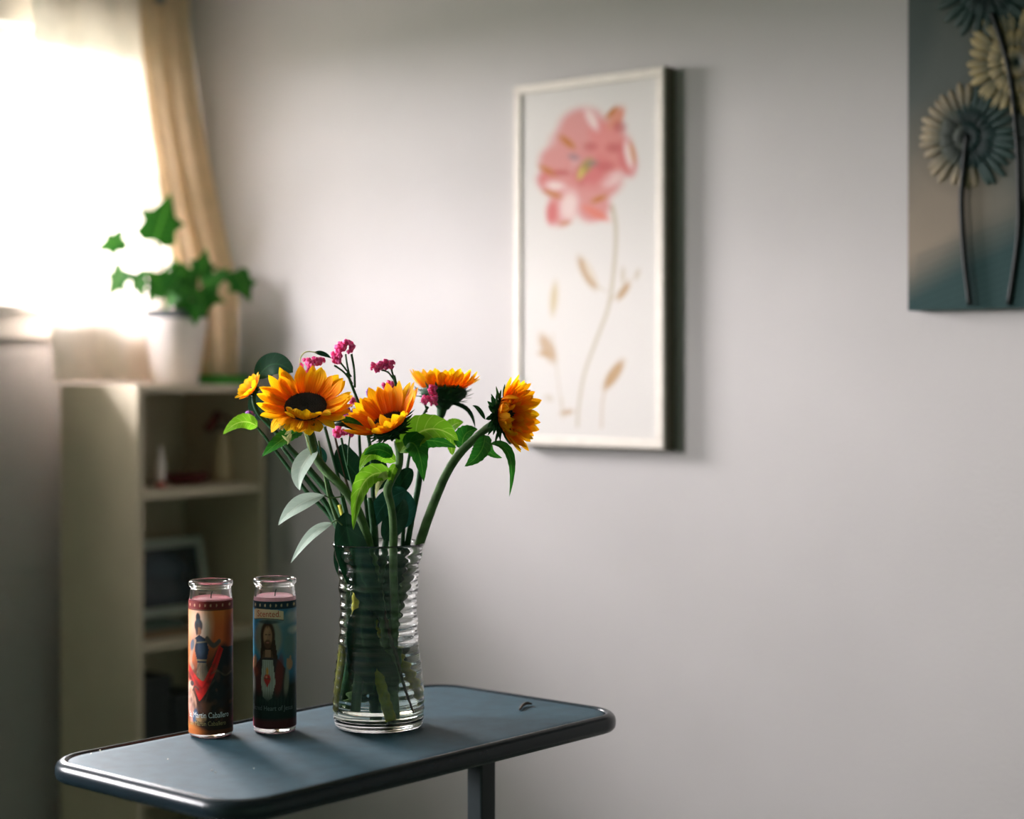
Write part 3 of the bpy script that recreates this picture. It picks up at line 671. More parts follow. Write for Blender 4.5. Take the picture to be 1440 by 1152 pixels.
def art_rider():
    P = Paint(0, 100, 0, 200, (.55, .10, .03), 2.5); B = P.blob; G = P.poly; S = P.stroke
    P.put(np.clip((40-P.Y)/30, 0, 1)*.9, (.85, .30, .04)); B(12, 60, 26, 60, (.72, .17, .05), 0, .9); B(80, 40, 40, 50, (.62, .12, .03), 0, .9, .7)
    B(32, 35, 26, 36, (.74, .42, .28), 0, .8); B(40, 46, 14, 22, (.74, .60, .50), 0, .9, .8); B(96, 70, 10, 60, (.35, .06, .02), 0, .8)
    B(60, 130, 48, 50, (.045, .022, .018), 0, .5); G([(58, 90), (80, 68), (100, 70), (100, 200), (55, 200)], (.030, .020, .018)); B(78, 95, 16, 32, (.020, .020, .024), 15, .3)
    B(55, 175, 50, 30, (.040, .022, .016), 0, .5)
    # rider: helmet, armour, arm, skirt
    B(29, 25, 5.5, 8, (.025, .028, .035), -8, .3); B(30, 36, 10, 10, (.035, .05, .065), 0, .25); B(31, 45, 6, 6, (.28, .13, .07), 0, .4); B(26, 42, 3, 9, (.02, .03, .04), 0, .4)
    B(38, 84, 26, 40, (.20, .06, .025), 0, .9, .6); G([(20, 56), (32, 50), (48, 56), (54, 72), (48, 92), (28, 92), (22, 76)], (.018, .025, .045)); B(37, 70, 9, 12, (.035, .055, .09), 0, .7); S([(26, 62), (48, 60)], 2, (.28, .22, .12), 1, .6); S([(26, 88), (48, 88)], 2.5, (.30, .22, .10), 1, .6)
    S([(20, 60), (13, 76), (10, 92), (16, 100)], (9, 6), (.42, .25, .17), 2); S([(50, 56), (64, 66), (76, 60)], (9, 7), (.10, .07, .06), 2); B(14, 66, 5, 9, (.12, .13, .16), 20, .4)
    G([(27, 92), (49, 92), (53, 112), (40, 120), (26, 112)], (.20, .15, .10)); [S([(29+i*5, 94), (29+i*5, 112)], 1.2, (.10, .07, .05), 1, .7) for i in range(5)]
    # red cloak
    G([(4, 96), (14, 104), (30, 116), (42, 120), (60, 96), (76, 66), (84, 72), (70, 104), (54, 130), (38, 146), (32, 150), (22, 134), (4, 120)], (.62, .022, .018)); S([(10, 106), (30, 126), (42, 128), (62, 102), (78, 72)], 3, (.30, .01, .01), 3, .7); S([(8, 114), (26, 134)], 2, (.32, .01, .01), 3, .7)
    # horse outline, kneeling figure, feet
    S([(60, 108), (72, 104), (88, 112), (98, 108)], 2.2, (.14, .10, .07), 2, .7); S([(46, 150), (56, 128), (66, 118)], 3, (.11, .08, .05), 2, .6); B(72, 136, 20, 14, (.02, .02, .022), 0, .5); S([(62, 150), (64, 176), (60, 188)], 4, (.03, .02, .02), 2)
    B(10, 148, 9, 26, (.62, .34, .26), -8, .4); B(10, 128, 7, 8, (.62, .40, .30), 0, .4); B(14, 124, 5, 4, (.07, .05, .05), 0, .4); S([(10, 134), (20, 146), (24, 162)], (7, 5), (.55, .30, .20), 2); S([(8, 162), (12, 182), (10, 196)], (10, 8), (.60, .30, .24), 2); S([(16, 134), (22, 128), (30, 132)], 3, (.08, .05, .05), 2)
    B(22, 172, 6, 12, (.07, .12, .20), 15, .4); B(36, 176, 12, 5, (.40, .25, .12), 0, .5); B(44, 160, 12, 10, (.12, .05, .03), 0, .7); S([(22, 186), (60, 190)], 8, (.09, .04, .03), 4, .8)
    P.put(((P.Y > 183) & (P.Y < 215))*.65, (.035, .022, .016)); B(10, 192, 22, 10, (.48, .16, .03), 10, .8, .9); P.put((P.Y > 193)*.8, (.16, .05, .02)); B(24, 196, 22, 6, (.45, .12, .02), 0, .9, .8)
    rr_ = random.Random(4)
    for i in range(90): B(rr_.uniform(0, 100), rr_.uniform(95, 182), rr_.uniform(2, 6), rr_.uniform(2, 9), rr_.choice([(.02, .014, .012), (.10, .05, .03), (.03, .03, .035), (.16, .07, .04), (.015, .012, .012)]), rr_.uniform(-60, 60), .8, .35)
    P.put((P.Y < 12), (.16, .020, .018)); P.put((P.Y > 12) & (P.Y < 14), (.05, .015, .01))
    for i in range(9): B(8+i*12.5, 6, 1.5, 2.3, (.50, .26, .16), 0, .4)
    return P
def art_robed():
    P = Paint(0, 100, 0, 200, (.05, .16, .26), 2.5); B = P.blob; G = P.poly; S = P.stroke
    for x, y, a, b_, c_ in ((15, 40, 18, 22, (.04, .24, .42)), (80, 40, 20, 18, (.10, .20, .24)), (88, 70, 16, 22, (.12, .20, .20)), (8, 78, 12, 14, (.05, .32, .50)), (92, 25, 10, 10, (.30, .34, .36)), (70, 30, 16, 8, (.16, .24, .26)), (94, 46, 8, 6, (.32, .36, .36))): B(x, y, a, b_, c_, 0, .9)
    P.put(np.clip((P.Y-112)/22, 0, 1), (.022, .032, .026)); B(40, 58, 32, 34, (.28, .25, .19), 0, .25, .85); B(40, 58, 27, 29, (.24, .24, .20), 0, .3, .8)
    B(40, 54, 17, 24, (.055, .022, .012), 0, .2); G([(25, 60), (22, 90), (14, 100), (66, 100), (62, 84), (57, 60)], (.045, .020, .012)); B(40, 55, 10, 16, (.42, .21, .12), 0, .3); B(45, 56, 4, 13, (.22, .10, .06), 0, .7, .6)
    B(40, 67, 8, 7, (.11, .045, .025), 0, .4); B(40, 64.5, 4, 1.4, (.35, .12, .09), 0, .4); S([(34, 52), (38, 52)], 1.4, (.04, .02, .02), 1); S([(42, 52), (46, 52)], 1.4, (.04, .02, .02), 1); S([(40, 52), (39.5, 60)], 1.2, (.25, .12, .07), 1, .6); S([(40, 30), (40, 42)], 1, (.03, .01, .01), 1)
    G([(30, 78), (50, 78), (56, 96), (24, 96)], (.10, .05, .03)); G([(34, 76), (47, 76), (48, 88), (33, 88)], (.30, .15, .09))
    G([(4, 108), (20, 92), (34, 88), (48, 88), (66, 92), (80, 106), (84, 150), (2, 150)], (.045, .030, .030)); B(66, 118, 9, 32, (.17, .03, .025), 8, .5, .8); B(16, 120, 8, 30, (.13, .03, .03), -6, .6, .7)
    G([(28, 92), (52, 92), (58, 128), (50, 152), (40, 158), (28, 150), (24, 126)], (.42, .40, .34)); [S([(30+i*5, 94), (28+i*5.6, 150)], 1.4, (.16, .14, .11), 1.5, .7) for i in range(5)]
    B(39, 122, 8, 8, (.48, .025, .02), 0, .3); G([(31, 122), (47, 122), (39, 136)], (.48, .025, .02)); B(39, 110, 3, 6, (.62, .25, .05), 0, .5); S([(32, 121), (46, 122)], 1.6, (.12, .05, .02), 1); B(37, 119, 2.5, 2, (.7, .22, .14), 0, .6)
    B(6, 98, 6, 12, (.50, .24, .13), 15, .4); B(10, 112, 7, 8, (.22, .05, .03), 0, .5); B(88, 100, 6, 9, (.46, .25, .15), 0, .4); S([(84, 92), (84, 100)], 3, (.46, .25, .15), 1); S([(90, 88), (89, 100)], 3, (.46, .25, .15), 1)
    B(82, 128, 5, 24, (.30, .27, .20), 4, .5, .7); B(6, 134, 4, 18, (.36, .34, .30), 0, .6, .7)
    P.put(np.clip((P.Y-138)/18, 0, 1)*.93, (.016, .028, .024)); 
    for i in range(14): S([(8+i*7, 150+(i*5) % 9), (7+i*7, 172)], 1.4, (.04, .07, .06), 2, .5)
    P.put(np.clip((P.Y-184)/6, 0, 1), (.085, .022, .024)); P.put(np.clip((8-P.X)/8, 0, 1)*np.clip((P.Y-184)/8, 0, 1), (.55, .08, .14))
    P.put((P.Y < 12), (.012, .03, .045))
    for i in range(8): B(9+i*12.5, 6, 1.6, 2.4, (.42, .34, .20), 0, .4)
    G([(6, 14), (12, 12), (34, 12), (62, 13), (76, 16), (76, 29), (60, 27), (34, 26), (6, 29)], (.70, .50, .32)); S([(6, 29), (34, 26.5), (76, 29.5)], 1.2, (.10, .06, .04), 1); B(42, 32, 26, 3, (.03, .05, .06), 0, .6, .8)
    return P
H1 = .2135
candle(296.5, 1034, 61.5, 'tall glass candle with an orange-red label of a helmeted rider', art_rider(), M['wax'], .1890, H1, (.006, .1875),
       [('St. Martin Caballero', .0110, .0290, -1.05, 'white_ink', False, .72), ('San Martin Caballero', .0088, .0185, -.98, 'dim_ink', False, .76)])
candle(386.5, 1028, 60.0, 'tall glass candle with a dark blue label of a bearded robed figure', art_robed(), M['wax2'], .1885, H1, (.009, .1835),
       [('Scented.', .0125, .1625, -.19, 'red_ink', True, .84), ('Sacred Heart of Jesus', .0095, .0335, -1.18, 'grey_ink', False, .82)])

# ------------------------------------------------------------------ vase and water
Z0 = .4987*F/(1021-HY); PXM = Z0/F
vc = W(532.5, 1021, Z0); vc.z = TT+.0003
def Pt(px, py, dz=0.0): return W(px, py, Z0+dz)
yz = lambda y: (1021-y)*PXM
prof_px = [(1021, 61), (1008, 63.5), (990, 64.3), (970, 63.5), (950, 62), (930, 59.5), (910, 57), (890, 55.2), (870, 54.2), (850, 54.2), (830, 55), (810, 56.5), (790, 58.5), (775, 61.5), (768, 64), (765, 65)]
ys = np.array([p[0] for p in prof_px][::-1]); rs = np.array([p[1] for p in prof_px][::-1])
def vr(y):
    r_ = np.interp(y, ys, rs)
    if y > 1010 or y < 768: return r_*PXM
    if y > 905: rip = .6*math.cos(2*math.pi*(y-905)/13.0)
    else:
        ph = (y-782)/46.0; rip = .85*math.cos(2*math.pi*ph*2)+.5*math.cos(2*math.pi*ph)
    rip *= min(1, (1012-y)/6, (y-768)/5)
    return (r_+rip)*PXM
outer = [(vr(y), yz(y)) for y in np.arange(1016, 766, -1.6)]
inner = [(vr(y)-.0032-(.0006*math.sin(y*.5)), yz(y)) for y in np.arange(770, 1008, 1.8)]
prof = [(.001, .0015), (vr(1016)*.55, .001), (vr(1016)-.008, 0), (vr(1016)-.002, .0012)]+outer+[(vr(765)+.0006, yz(765)), (vr(765)+.0002, yz(763.5)), (vr(765)-.0014, yz(763)), (vr(765)-.0030, yz(764.5))]+inner+[(vr(1010)-.010, yz(1010.5)), (.001, yz(1010))]
vase = empty('ribbed_vase', vc, 'clear ribbed glass vase half full of water, holding the sunflowers', 'vase')
V, Fc = lathe(prof, vc, 96); mk('vase_glass', V, Fc, M['glass'], vase)
wy = 906
wi = [(vr(y)-.0030-(.0006*math.sin(y*.5)), yz(y)) for y in np.arange(1007, wy, -1.8)]
V, Fc = lathe([(.001, yz(1009.8)), (vr(1010)-.0105, yz(1009.9))]+wi+[(wi[-1][0], yz(wy)+.0008), (wi[-1][0]-.002, yz(wy)), (.001, yz(wy))], vc, 96)
tag(mk('water', V, Fc, M['water']), 'clear pale green water in the lower half of the ribbed vase', 'water')

# ------------------------------------------------------------------ plants
PRO = {'ovate': lambda s: (math.sin(math.pi*s**.72))**.8*(1-.18*s), 'lance': lambda s: math.sin(math.pi*s**.85)**.9, 'round': lambda s: math.sin(math.pi*s**.9)**.55,
       'petal': lambda s: (.42+.58*math.sin(math.pi*min(1, s*.62+.06)))*(1 if s < .62 else max(0.0, math.cos((s-.62)/.38*math.pi/2))**.72), 'bract': lambda s: max(0.0, 1-s)**.75*(.8+.5*s)}
def leafg(b, t, wd, ctrl=None, nrm=None, fold=.25, serr=0.0, shape='ovate', nu_=14, nv_=6, wave=.0, twist=0.0, crease=0.0, curlw=0.0):
    b, t = Vector(b), Vector(t); L = (t-b).length
    c = Vector(ctrl) if ctrl is not None else (b+t)/2
    nrm = Vector(nrm) if nrm is not None else D(0, .5, .85); V = []; U = []; ph = R.uniform(0, 6); ff = PRO[shape]
    for i in range(nu_+1):
        s = i/nu_; p = b*(1-s)**2+c*2*s*(1-s)+t*s*s; tg = ((c-b)*(1-s)+(t-c)*s).normalized()
        sd = tg.cross(nrm)
        if sd.length < 1e-3: sd = tg.cross(UP)
        sd.normalize(); n2 = sd.cross(tg)
        if twist: a = twist*s; sd, n2 = sd*math.cos(a)+n2*math.sin(a), n2*math.cos(a)-sd*math.sin(a)
        h = wd/2*ff(s)
        if i == 0: h = max(h, wd*.03)
        for j in range(nv_+1):
            q = j/nv_*2-1; k = h*(1+(serr*(1 if i % 2 else -1) if abs(q) > .9 else 0))
            off = fold*abs(q)*h+wave*wd*math.sin(s*9+ph+q*1.3)*abs(q)-curlw*h*q*q
            if crease: off += crease*math.cos(q*math.pi*2.5)*h
            V.append(p+sd*k*q+n2*off); U.append((q, s))
    return V, [(i*(nv_+1)+j, i*(nv_+1)+j+1, (i+1)*(nv_+1)+j+1, (i+1)*(nv_+1)+j) for i in range(nu_) for j in range(nv_)], U
def leaf(root, b, t, wpx, mt='leaf', ctrl=None, nrm=None, name='leaf', **k):
    """b, t, ctrl are (px, py, depth offset)"""
    kw = dict(serr=.05, shape='ovate', nu_=18, wave=.03); kw.update(k)
    V, Fc, U = leafg(Pt(*b), Pt(*t), wpx*PXM, Pt(*ctrl) if ctrl else None, D(*nrm) if nrm else None, **kw)
    return mk(name, V, Fc, M[mt], root, uv=U)
def stem(root, P, Rp, mt='stem', name='stem', ns=12, wob=.03):
    V, Fc, U = tubeg([Pt(*p) for p in P], [x*PXM for x in Rp] if isinstance(Rp, (list, tuple)) else Rp*PXM, ns, 7, wob=wob)
    return mk(name, V, Fc, M[mt], root, uv=U)
def sunflower(root, c, n, rd, plen, np_, cup=.25, front=None, pm='petal', pw=13, seed=1, inner=True, calyx=1.0, bl=1.0, jitter=.12, deep=0.0, stemdir=None):
    rg = random.Random(seed); c = Pt(*c); n = D(*n); e1, e2 = basis(n); s = PXM
    # seed disc: dome with spiralled floret tips
    V = []; Fc = []; rows = 8; m_ = 36
    for i in range(rows+1):
        f = i/rows; 
        for k in range(m_):
            a = 2*math.pi*k/m_; rr = rd*s*math.cos(f*math.pi/2*.98)*(1+.03*rg.uniform(-1, 1)); V.append(c+(e1*math.cos(a)+e2*math.sin(a))*rr+n*(rd*s*(.10+.16*math.sin(f*math.pi/2)-.16*max(0, f-.5))+s*rg.uniform(-.3, .3)-deep*s))
    for i in range(rows):
        for k in range(m_): Fc.append((i*m_+k, i*m_+(k+1) % m_, (i+1)*m_+(k+1) % m_, (i+1)*m_+k))
    dsk = mk('seed_disc', V, Fc, M['disc'], root)
    parts = []
    for i in range(240):
        rr = rd*s*.99*math.sqrt((i+.5)/240); a = i*2.39996; p = c+(e1*math.cos(a)+e2*math.sin(a))*rr+n*(rd*s*(.10+.16*math.sqrt(max(0, 1-(rr/(rd*s))**2)))-deep*s)
        rim = rr > rd*s*.8; h = s*(2.6 if rim else 1.3); w_ = s*.75; t1 = p+n*h+(e1*math.cos(a)+e2*math.sin(a))*(s*.8 if rim else 0)
        parts.append(([p+e1*w_, p-e1*w_*.5+e2*w_*.87, p-e1*w_*.5-e2*w_*.87, t1], [(0, 1, 3), (1, 2, 3), (2, 0, 3)]))
    V, Fc = merge(parts); tag(mk('disc_florets', V, Fc, M['discring'], dsk), kind='stuff')
    # petals, two rows
    for row in range(2):
        N = np_ if row == 0 else int(np_*.8)
        if row and not inner: break
        for k in range(N):
            a = 2*math.pi*(k+.5*row+rg.uniform(-.22, .22))/N; rad = e1*math.cos(a)+e2*math.sin(a)
            tow = -rad.dot(FW); dn = -rad.z
            L = plen*s*rg.uniform(1-jitter, 1+jitter)*(1 if row == 0 else .84); cu = cup+rg.uniform(-.10, .10)+(.16 if row else 0); cv = rg.uniform(-.05, .16); wf = rg.uniform(.85, 1.12)
            tw = rg.uniform(-.35, .35)
            if front:
                g_ = front(rad, tow, row, rg)
                if g_ is None: continue
                L *= g_[0]; cu += g_[1]; cv += g_[2]
            dr = rad*math.cos(cu)+n*math.sin(cu); pn = n*math.cos(cu)-rad*math.sin(cu)
            tang = n.cross(rad); dr = (dr+tang*rg.uniform(-.17, .17)).normalized()
            b = c+rad*(rd*s*.93)+n*(s*(1.0 if row == 0 else 2.0))
            t = b+dr*L+pn*L*cv; ct = b+dr*L*.5-pn*L*cv*.7-pn*L*.04
            V, F2, U = leafg(b, t, pw*s*wf, ct, pn, fold=.18, shape='petal', nu_=12, nv_=6, crease=.07, twist=tw*.5, wave=.01)
            mk('petal', V, F2, M[pm if rg.random() > .25 else ('petal2' if pm == 'petal' else 'petal')], root, uv=U)
    # receptacle and bracts behind the disc
    V = []; Fc = []; m_ = 28; pr = [(1.0, .02), (1.06, -.12), (.98, -.32), (.72, -.55), (.38, -.72), (.24, -.9)]
    for rr, hh in pr:
        for k in range(m_): a = 2*math.pi*k/m_; V.append(c+(e1*math.cos(a)+e2*math.sin(a))*rr*rd*s*calyx+n*hh*rd*s*calyx)
    for i in range(len(pr)-1):
        for k in range(m_): Fc.append((i*m_+(k+1) % m_, i*m_+k, (i+1)*m_+k, (i+1)*m_+(k+1) % m_))
    mk('calyx', V, Fc, M['calyx'], root)
    for row in range(3):
        N = 15
        for k in range(N):
            a = 2*math.pi*(k+.33*row+rg.uniform(-.2, .2))/N; rad = e1*math.cos(a)+e2*math.sin(a); rr, hh = ((1.05, -.10), (.98, -.32), (.74, -.54))[row]
            b = c+rad*rd*s*rr*calyx*.97+n*hh*rd*s*calyx; cu = (.35, .15, .0)[row]+rg.uniform(-.25, .3); dr = rad*math.cos(cu)+n*math.sin(cu)*1.0; L = s*rg.uniform(12, 19)*bl*(1, .95, .85)[row]
            pn = (n*math.cos(cu)-rad*math.sin(cu)); t = b+dr*L+pn*L*rg.uniform(-.1, .3)
            V, F2, U = leafg(b, t, s*7.5*bl, (b+t)/2+pn*L*-.12, pn, fold=.35, shape='bract', nu_=6, nv_=4)
            mk('bract', V, F2, M['bract'], root, uv=U)
    return c, n
GF = 'cut flowers standing in the ribbed vase'
# ---- sunflower A: large, left of centre, facing up and forwards
A = empty('sunflower', Pt(545, 1000, .01), 'large open sunflower with a broad black disc, left of the others above the candles', 'flower', GF)
def frA(rad, tow, row, rg):
    if tow > .45: return (rg.uniform(.38, .75), rg.uniform(.25, 1.1), rg.uniform(-.35, .45)) if row else (rg.uniform(.45, .85), rg.uniform(-.75, .05), rg.uniform(-.4, .15))
    return (1.0+.08*max(0, -tow), .05*max(0, -tow), 0)
sunflower(A, (430, 574, -.03), (.02, .77, .64), 29.5, 44, 28, cup=.30, front=frA, seed=3, pw=17)
stem(A, [(434, 598, -.005), (436, 615, -.008), (443, 640, -.01), (458, 662, -.012), (480, 684, -.012), (500, 712, -.012), (514, 748, -.010), (527, 800, -.005), (540, 880, .0), (548, 950, -.02), (552, 1008, -.03)], [7.5, 6.8, 6.5, 6.5, 6.5, 6.5, 6.5, 6.3, 6.3, 6.5, 7])
leaf(A, (424, 606, -.02), (368, 643, -.05), 27, 'leaf', (398, 612, -.055), (-.1, .5, .8))
leaf(A, (452, 600, -.01), (505, 607, -.04), 22, 'leafd', (478, 588, -.04), (.1, .7, .6)); leaf(A, (470, 594, -.03), (512, 600, -.05), 12, 'leaf', (490, 586, -.05), (.1, .5, .8))
leaf(A, (420, 592, -.03), (392, 604, -.06), 8, 'dry', (408, 594, -.06), name='dry_bract', serr=0)
for bx_, by_, ex_, ey_ in ((398, 606, 392, 596), (400, 612, 414, 600), (402, 620, 410, 606), (408, 622, 396, 612), (410, 610, 404, 626)):
    leaf(A, (bx_, by_, -.055), (ex_, ey_, -.06), 4, 'dry', None, (R.uniform(-.5, .5), .3, .8), name='dry_bract', serr=0, shape='lance', nu_=8)
V, Fc, U = tubeg([Pt(424, 602, -.06), Pt(432, 618, -.065), Pt(438, 640, -.05)], .0007, 6, 5); mk('fibre', V, Fc, M['dry'], A)
# ---- sunflower B: centre, facing left
B_ = empty('sunflower', Pt(548, 990, -.03), 'cupped orange sunflower in the middle of the bunch, facing left, its disc half hidden', 'flower', GF)
def frB(rad, tow, row, rg):
    if tow > .4: return (rg.uniform(.40, .80), rg.uniform(.05, 1.0), rg.uniform(-.35, .4))
    return (1.03, .12, 0)
sunflower(B_, (546, 597, -.04), (-.34, .74, .42), 25, 45, 26, cup=.46, front=frB, pm='petal2', seed=11, pw=16)
stem(B_, [(559, 620, -.025), (562, 640, -.02), (560, 658, -.022), (550, 676, -.028), (545, 690, -.03), (550, 712, -.028), (553, 740, -.026), (553, 800, -.024), (555, 860, -.018), (553, 915, -.01), (548, 960, .01), (544, 1000, .02)], [5.5, 5.5, 5.2, 5.5, 6.2, 5.4, 5.6, 6, 6, 6, 6, 6])
leaf(B_, (562, 636, -.03), (645, 620, -.03), 52, 'leafb', (600, 580, -.045), (.0, .55, .75), serr=.04, fold=.32)
leaf(B_, (570, 628, -.025), (642, 630, -.028), 26, 'leaf', (600, 610, -.03), (.0, .2, .95))
leaf(B_, (570, 628, -.04), (596, 678, -.055), 36, 'leaf', (589, 606, -.06), (.1, .35, .9), serr=.04, shape='ovate')
leaf(B_, (556, 650, -.03), (505, 664, -.05), 26, 'leafb', (520, 618, -.05), (-.2, .3, .9)); leaf(B_, (552, 642, -.04), (512, 640, -.055), 22, 'leaf', (532, 624, -.05), (.1, .3, .9))
leaf(B_, (551, 668, -.03), (497, 746, -.06), 30, 'leafb', (500, 650, -.055), (-.35, .2, .9), serr=.05, fold=.5, twist=.6)
leaf(B_, (548, 667, -.03), (528, 700, -.05), 12, 'dry', (532, 666, -.05), (.3, .2, .9), name='dry_leaf_edge')
leaf(B_, (558, 655, -.02), (548, 690, -.03), 13, 'leafb', (550, 656, -.04), (.2, .3, .9))
# ---- sunflower C: behind, side view facing up
C_ = empty('sunflower', Pt(515, 985, .03), 'yellow-orange sunflower seen from its green underside at the back of the bunch', 'flower', GF)
def frC(rad, tow, row, rg): return (1, rg.uniform(-.05, .2), 0)
sunflower(C_, (624, 548, .10), (.02, .97, -.10), 31, 33, 28, cup=.66, front=frC, pm='petal', seed=21, pw=14, calyx=1.05, bl=.9, jitter=.16)
stem(C_, [(622, 572, .10), (618, 590, .10), (606, 615, .09), (594, 645, .08), (587, 690, .06), (578, 735, .045), (570, 780, .035), (558, 840, .02), (540, 920, .015), (515, 985, .02)], [9, 5, 4.2, 4.5, 4.8, 4.5, 5, 5, 5, 5], 'stemd')
leaf(C_, (636, 568, .09), (668, 602, .07), 9, 'leafd', (664, 570, .08), (.3, .5, .8)); leaf(C_, (628, 612, .07), (652, 594, .05), 24, 'leafb', (634, 594, .05), (-.1, .3, .9))
# ---- sunflower D: right, facing right
D_ = empty('sunflower', Pt(500, 985, -.01), 'shaggy deep orange sunflower turned right in front of the framed picture', 'flower', GF)
def frD(rad, tow, row, rg):
    if tow > .35: return (rg.uniform(.42, .80), rg.uniform(.15, .70), rg.uniform(-.1, .4))
    return (1.0, 0, 0)
cD, nD = sunflower(D_, (712, 584, -.02), (.80, .02, .55), 24, 37, 28, cup=.58, front=frD, pm='petal2', seed=31, pw=12.5, bl=1.25, calyx=1.0, deep=3)
rg = random.Random(5); e1, e2 = basis(nD)
for k in range(46):   # shaggy inner ray petals curling out of the disc
    a = 2*math.pi*k/46+rg.uniform(-.1, .1); rad = e1*math.cos(a)+e2*math.sin(a); lo = max(0, -rad.z)
    b = cD+rad*PXM*rg.uniform(11, 23)+nD*PXM*2; L = PXM*rg.uniform(14, 26)*(1+.1*lo); cu = rg.uniform(.7, 1.25); dr = rad*math.cos(cu)+nD*math.sin(cu); pn = nD*math.cos(cu)-rad*math.sin(cu)
    V, F2, U = leafg(b, b+dr*L+pn*L*rg.uniform(-.3, .3), PXM*rg.uniform(6, 10), b+dr*L*.5+pn*L*.1, pn, fold=.4, shape='petal', nu_=8, nv_=4, twist=rg.uniform(-.6, .6))
    mk('inner_petal', V, F2, M['petal2'], D_, uv=U)
stem(D_, [(692, 598, -.015), (680, 606, -.01), (662, 622, -.005), (643, 642, -.002), (627, 668, .0), (613, 700, .002), (601, 732, .002), (590, 764, .0), (573, 815, -.004), (552, 875, -.005), (528, 935, .005), (502, 990, .01)], [6.5, 5.5, 5.8, 6.2, 6.5, 6.5, 6.8, 7, 7, 7, 6.5, 6.5])
leaf(D_, (682, 612, -.02), (653, 656, -.04), 27, 'leaf', (682, 640, -.05), (-.2, .2, .9)); leaf(D_, (684, 618, .0), (706, 644, .01), 17, 'leaf', (682, 640, .0), (.2, .5, .8))
leaf(D_, (690, 624, -.02), (716, 699, -.03), 15, 'leaf', (730, 622, -.045), (.3, .4, .8), serr=.04, fold=.5)
leaf(D_, (650, 632, .02), (672, 604, .03), 30, 'leaf', (648, 604, .03), (.0, .3, .9)); leaf(D_, (682, 590, -.01), (664, 571, -.01), 7, 'bract', (672, 570, -.01), serr=0, name='bract')
leaf(D_, (636, 640, .02), (628, 600, .03), 14, 'leafb', (634, 612, .03))
# ---- small flower E, far left
E_ = empty('small_sunflower', Pt(520, 960, .03), 'small half open yellow sunflower at the far left of the bunch', 'flower', GF)
sunflower(E_, (356, 549, .05), (-.62, .55, .40), 8, 20, 9, cup=.55, seed=41, pw=12, inner=True, bl=.45, calyx=1.0)
stem(E_, [(358, 553, .05), (357, 566, .05), (364, 582, .05), (382, 602, .05), (405, 628, .045), (440, 668, .035), (470, 705, .025), (487, 745, .02), (500, 810, .02), (515, 900, .025), (520, 960, .03)], [3, 3, 3, 3, 3.5, 4.2, 4.5, 4.8, 4.5, 4.5, 4.5], 'stemd')
leaf(E_, (362, 600, .03), (314, 611, .01), 26, 'leafb', (338, 582, .01), (-.1, .4, .9), serr=.03, fold=.15)
# ---- statice sprigs
def floret_cluster(root, x, y, rx, ry, dz, n, mt, sd=0):
    rg = random.Random(sd+int(x*7+y)); parts = []
    for i in range(n):
        while True:
            a, b_ = rg.uniform(-1, 1), rg.uniform(-1, 1)
            if a*a+b_*b_ < 1: break
        c = Pt(x+rx*a, y+ry*b_, dz+rg.uniform(-1, 1)*min(rx, ry)*PXM*.9); r_ = PXM*rg.uniform(2.2, 3.7)
        V, Fc = lathe_solid([(r_*.35, -r_), (r_*.8, -r_*.4), (r_, .15*r_), (r_*.75, .75*r_), (r_*.25, r_*.95)], c, 7)
        V = [v+Vector([rg.uniform(-1, 1)*r_*.22 for _ in range(3)]) for v in V]; parts.append((V, Fc))
    V, Fc = merge(parts); return tag(mk('floret_cluster', V, Fc, M[mt], root, smooth=False), kind='stuff')
def sprig(base, lab, stems, cl):
    r = empty('statice_sprig', Pt(*base), lab, 'flower', GF)
    for P_, w_ in stems: stem(r, P_, w_, 'stemd', 'stem' if len(P_) > 4 else 'branch', 8, 0)
    for c_ in cl: floret_cluster(r, *c_)
    return r
sprig((505, 940, .0), 'magenta statice sprig rising highest behind the left sunflower', [([(488, 524, .03), (497, 548, .03), (508, 578, .03), (520, 625, .03), (524, 690, .025), (522, 770, .02), (505, 940, .0)], [2, 2, 2.2, 2.5, 3, 3, 3]), ([(494, 498, .03), (498, 520, .03), (499, 545, .03)], 1.6), ([(474, 505, .03), (482, 514, .03), (494, 530, .03)], 1.3), ([(486, 498, .03), (488, 512, .03), (492, 530, .03)], 1.3), ([(470, 514, .03), (484, 524, .03), (496, 540, .03)], 1.3)],
      [(473, 499, 6, 13, .03, 34, 'pink'), (489, 488, 8, 8, .03, 26, 'pink', 3), (480, 487, 6, 6, .035, 14, 'pink', 8)])
sprig((545, 950, .02), 'flat-topped magenta statice sprig above the middle sunflower', [([(554, 528, .04), (557, 545, .04), (562, 600, .05), (560, 680, .04), (556, 770, .03), (545, 950, .02)], [2, 2, 2.2, 2.6, 3, 3]), ([(536, 520, .04), (546, 524, .04), (555, 536, .04)], 1.3), ([(550, 518, .04), (552, 526, .04), (555, 538, .04)], 1.4)], [(530, 516, 9, 6, .04, 22, 'pink'), (546, 512, 11, 6, .04, 30, 'pink'), (538, 514, 10, 5, .04, 20, 'pink', 4)])
sprig((495, 930, .03), 'pink statice tuft showing just behind the top petals of the left sunflower', [([(436, 518, .03), (446, 560, .035), (462, 620, .035), (480, 690, .03), (494, 770, .03), (495, 930, .03)], [1.8, 2, 2.2, 2.6, 3, 3])], [(431, 514, 9, 9, .03, 28, 'pink'), (447, 507, 9, 5, .03, 20, 'pink')])
sprig((550, 960, .035), 'magenta statice tuft below the rear sunflower', [([(602, 572, .06), (592, 590, .06), (580, 620, .06), (570, 680, .05), (566, 765, .035), (550, 960, .035)], [1.8, 2, 2.2, 2.6, 3, 3]), ([(592, 562, .06), (598, 570, .06), (600, 580, .06)], 1.3)], [(609, 549, 5, 6, .06, 16, 'pink'), (610, 562, 5, 9, .06, 18, 'pink', 2), (599, 563, 6, 6, .06, 16, 'pink', 5)])
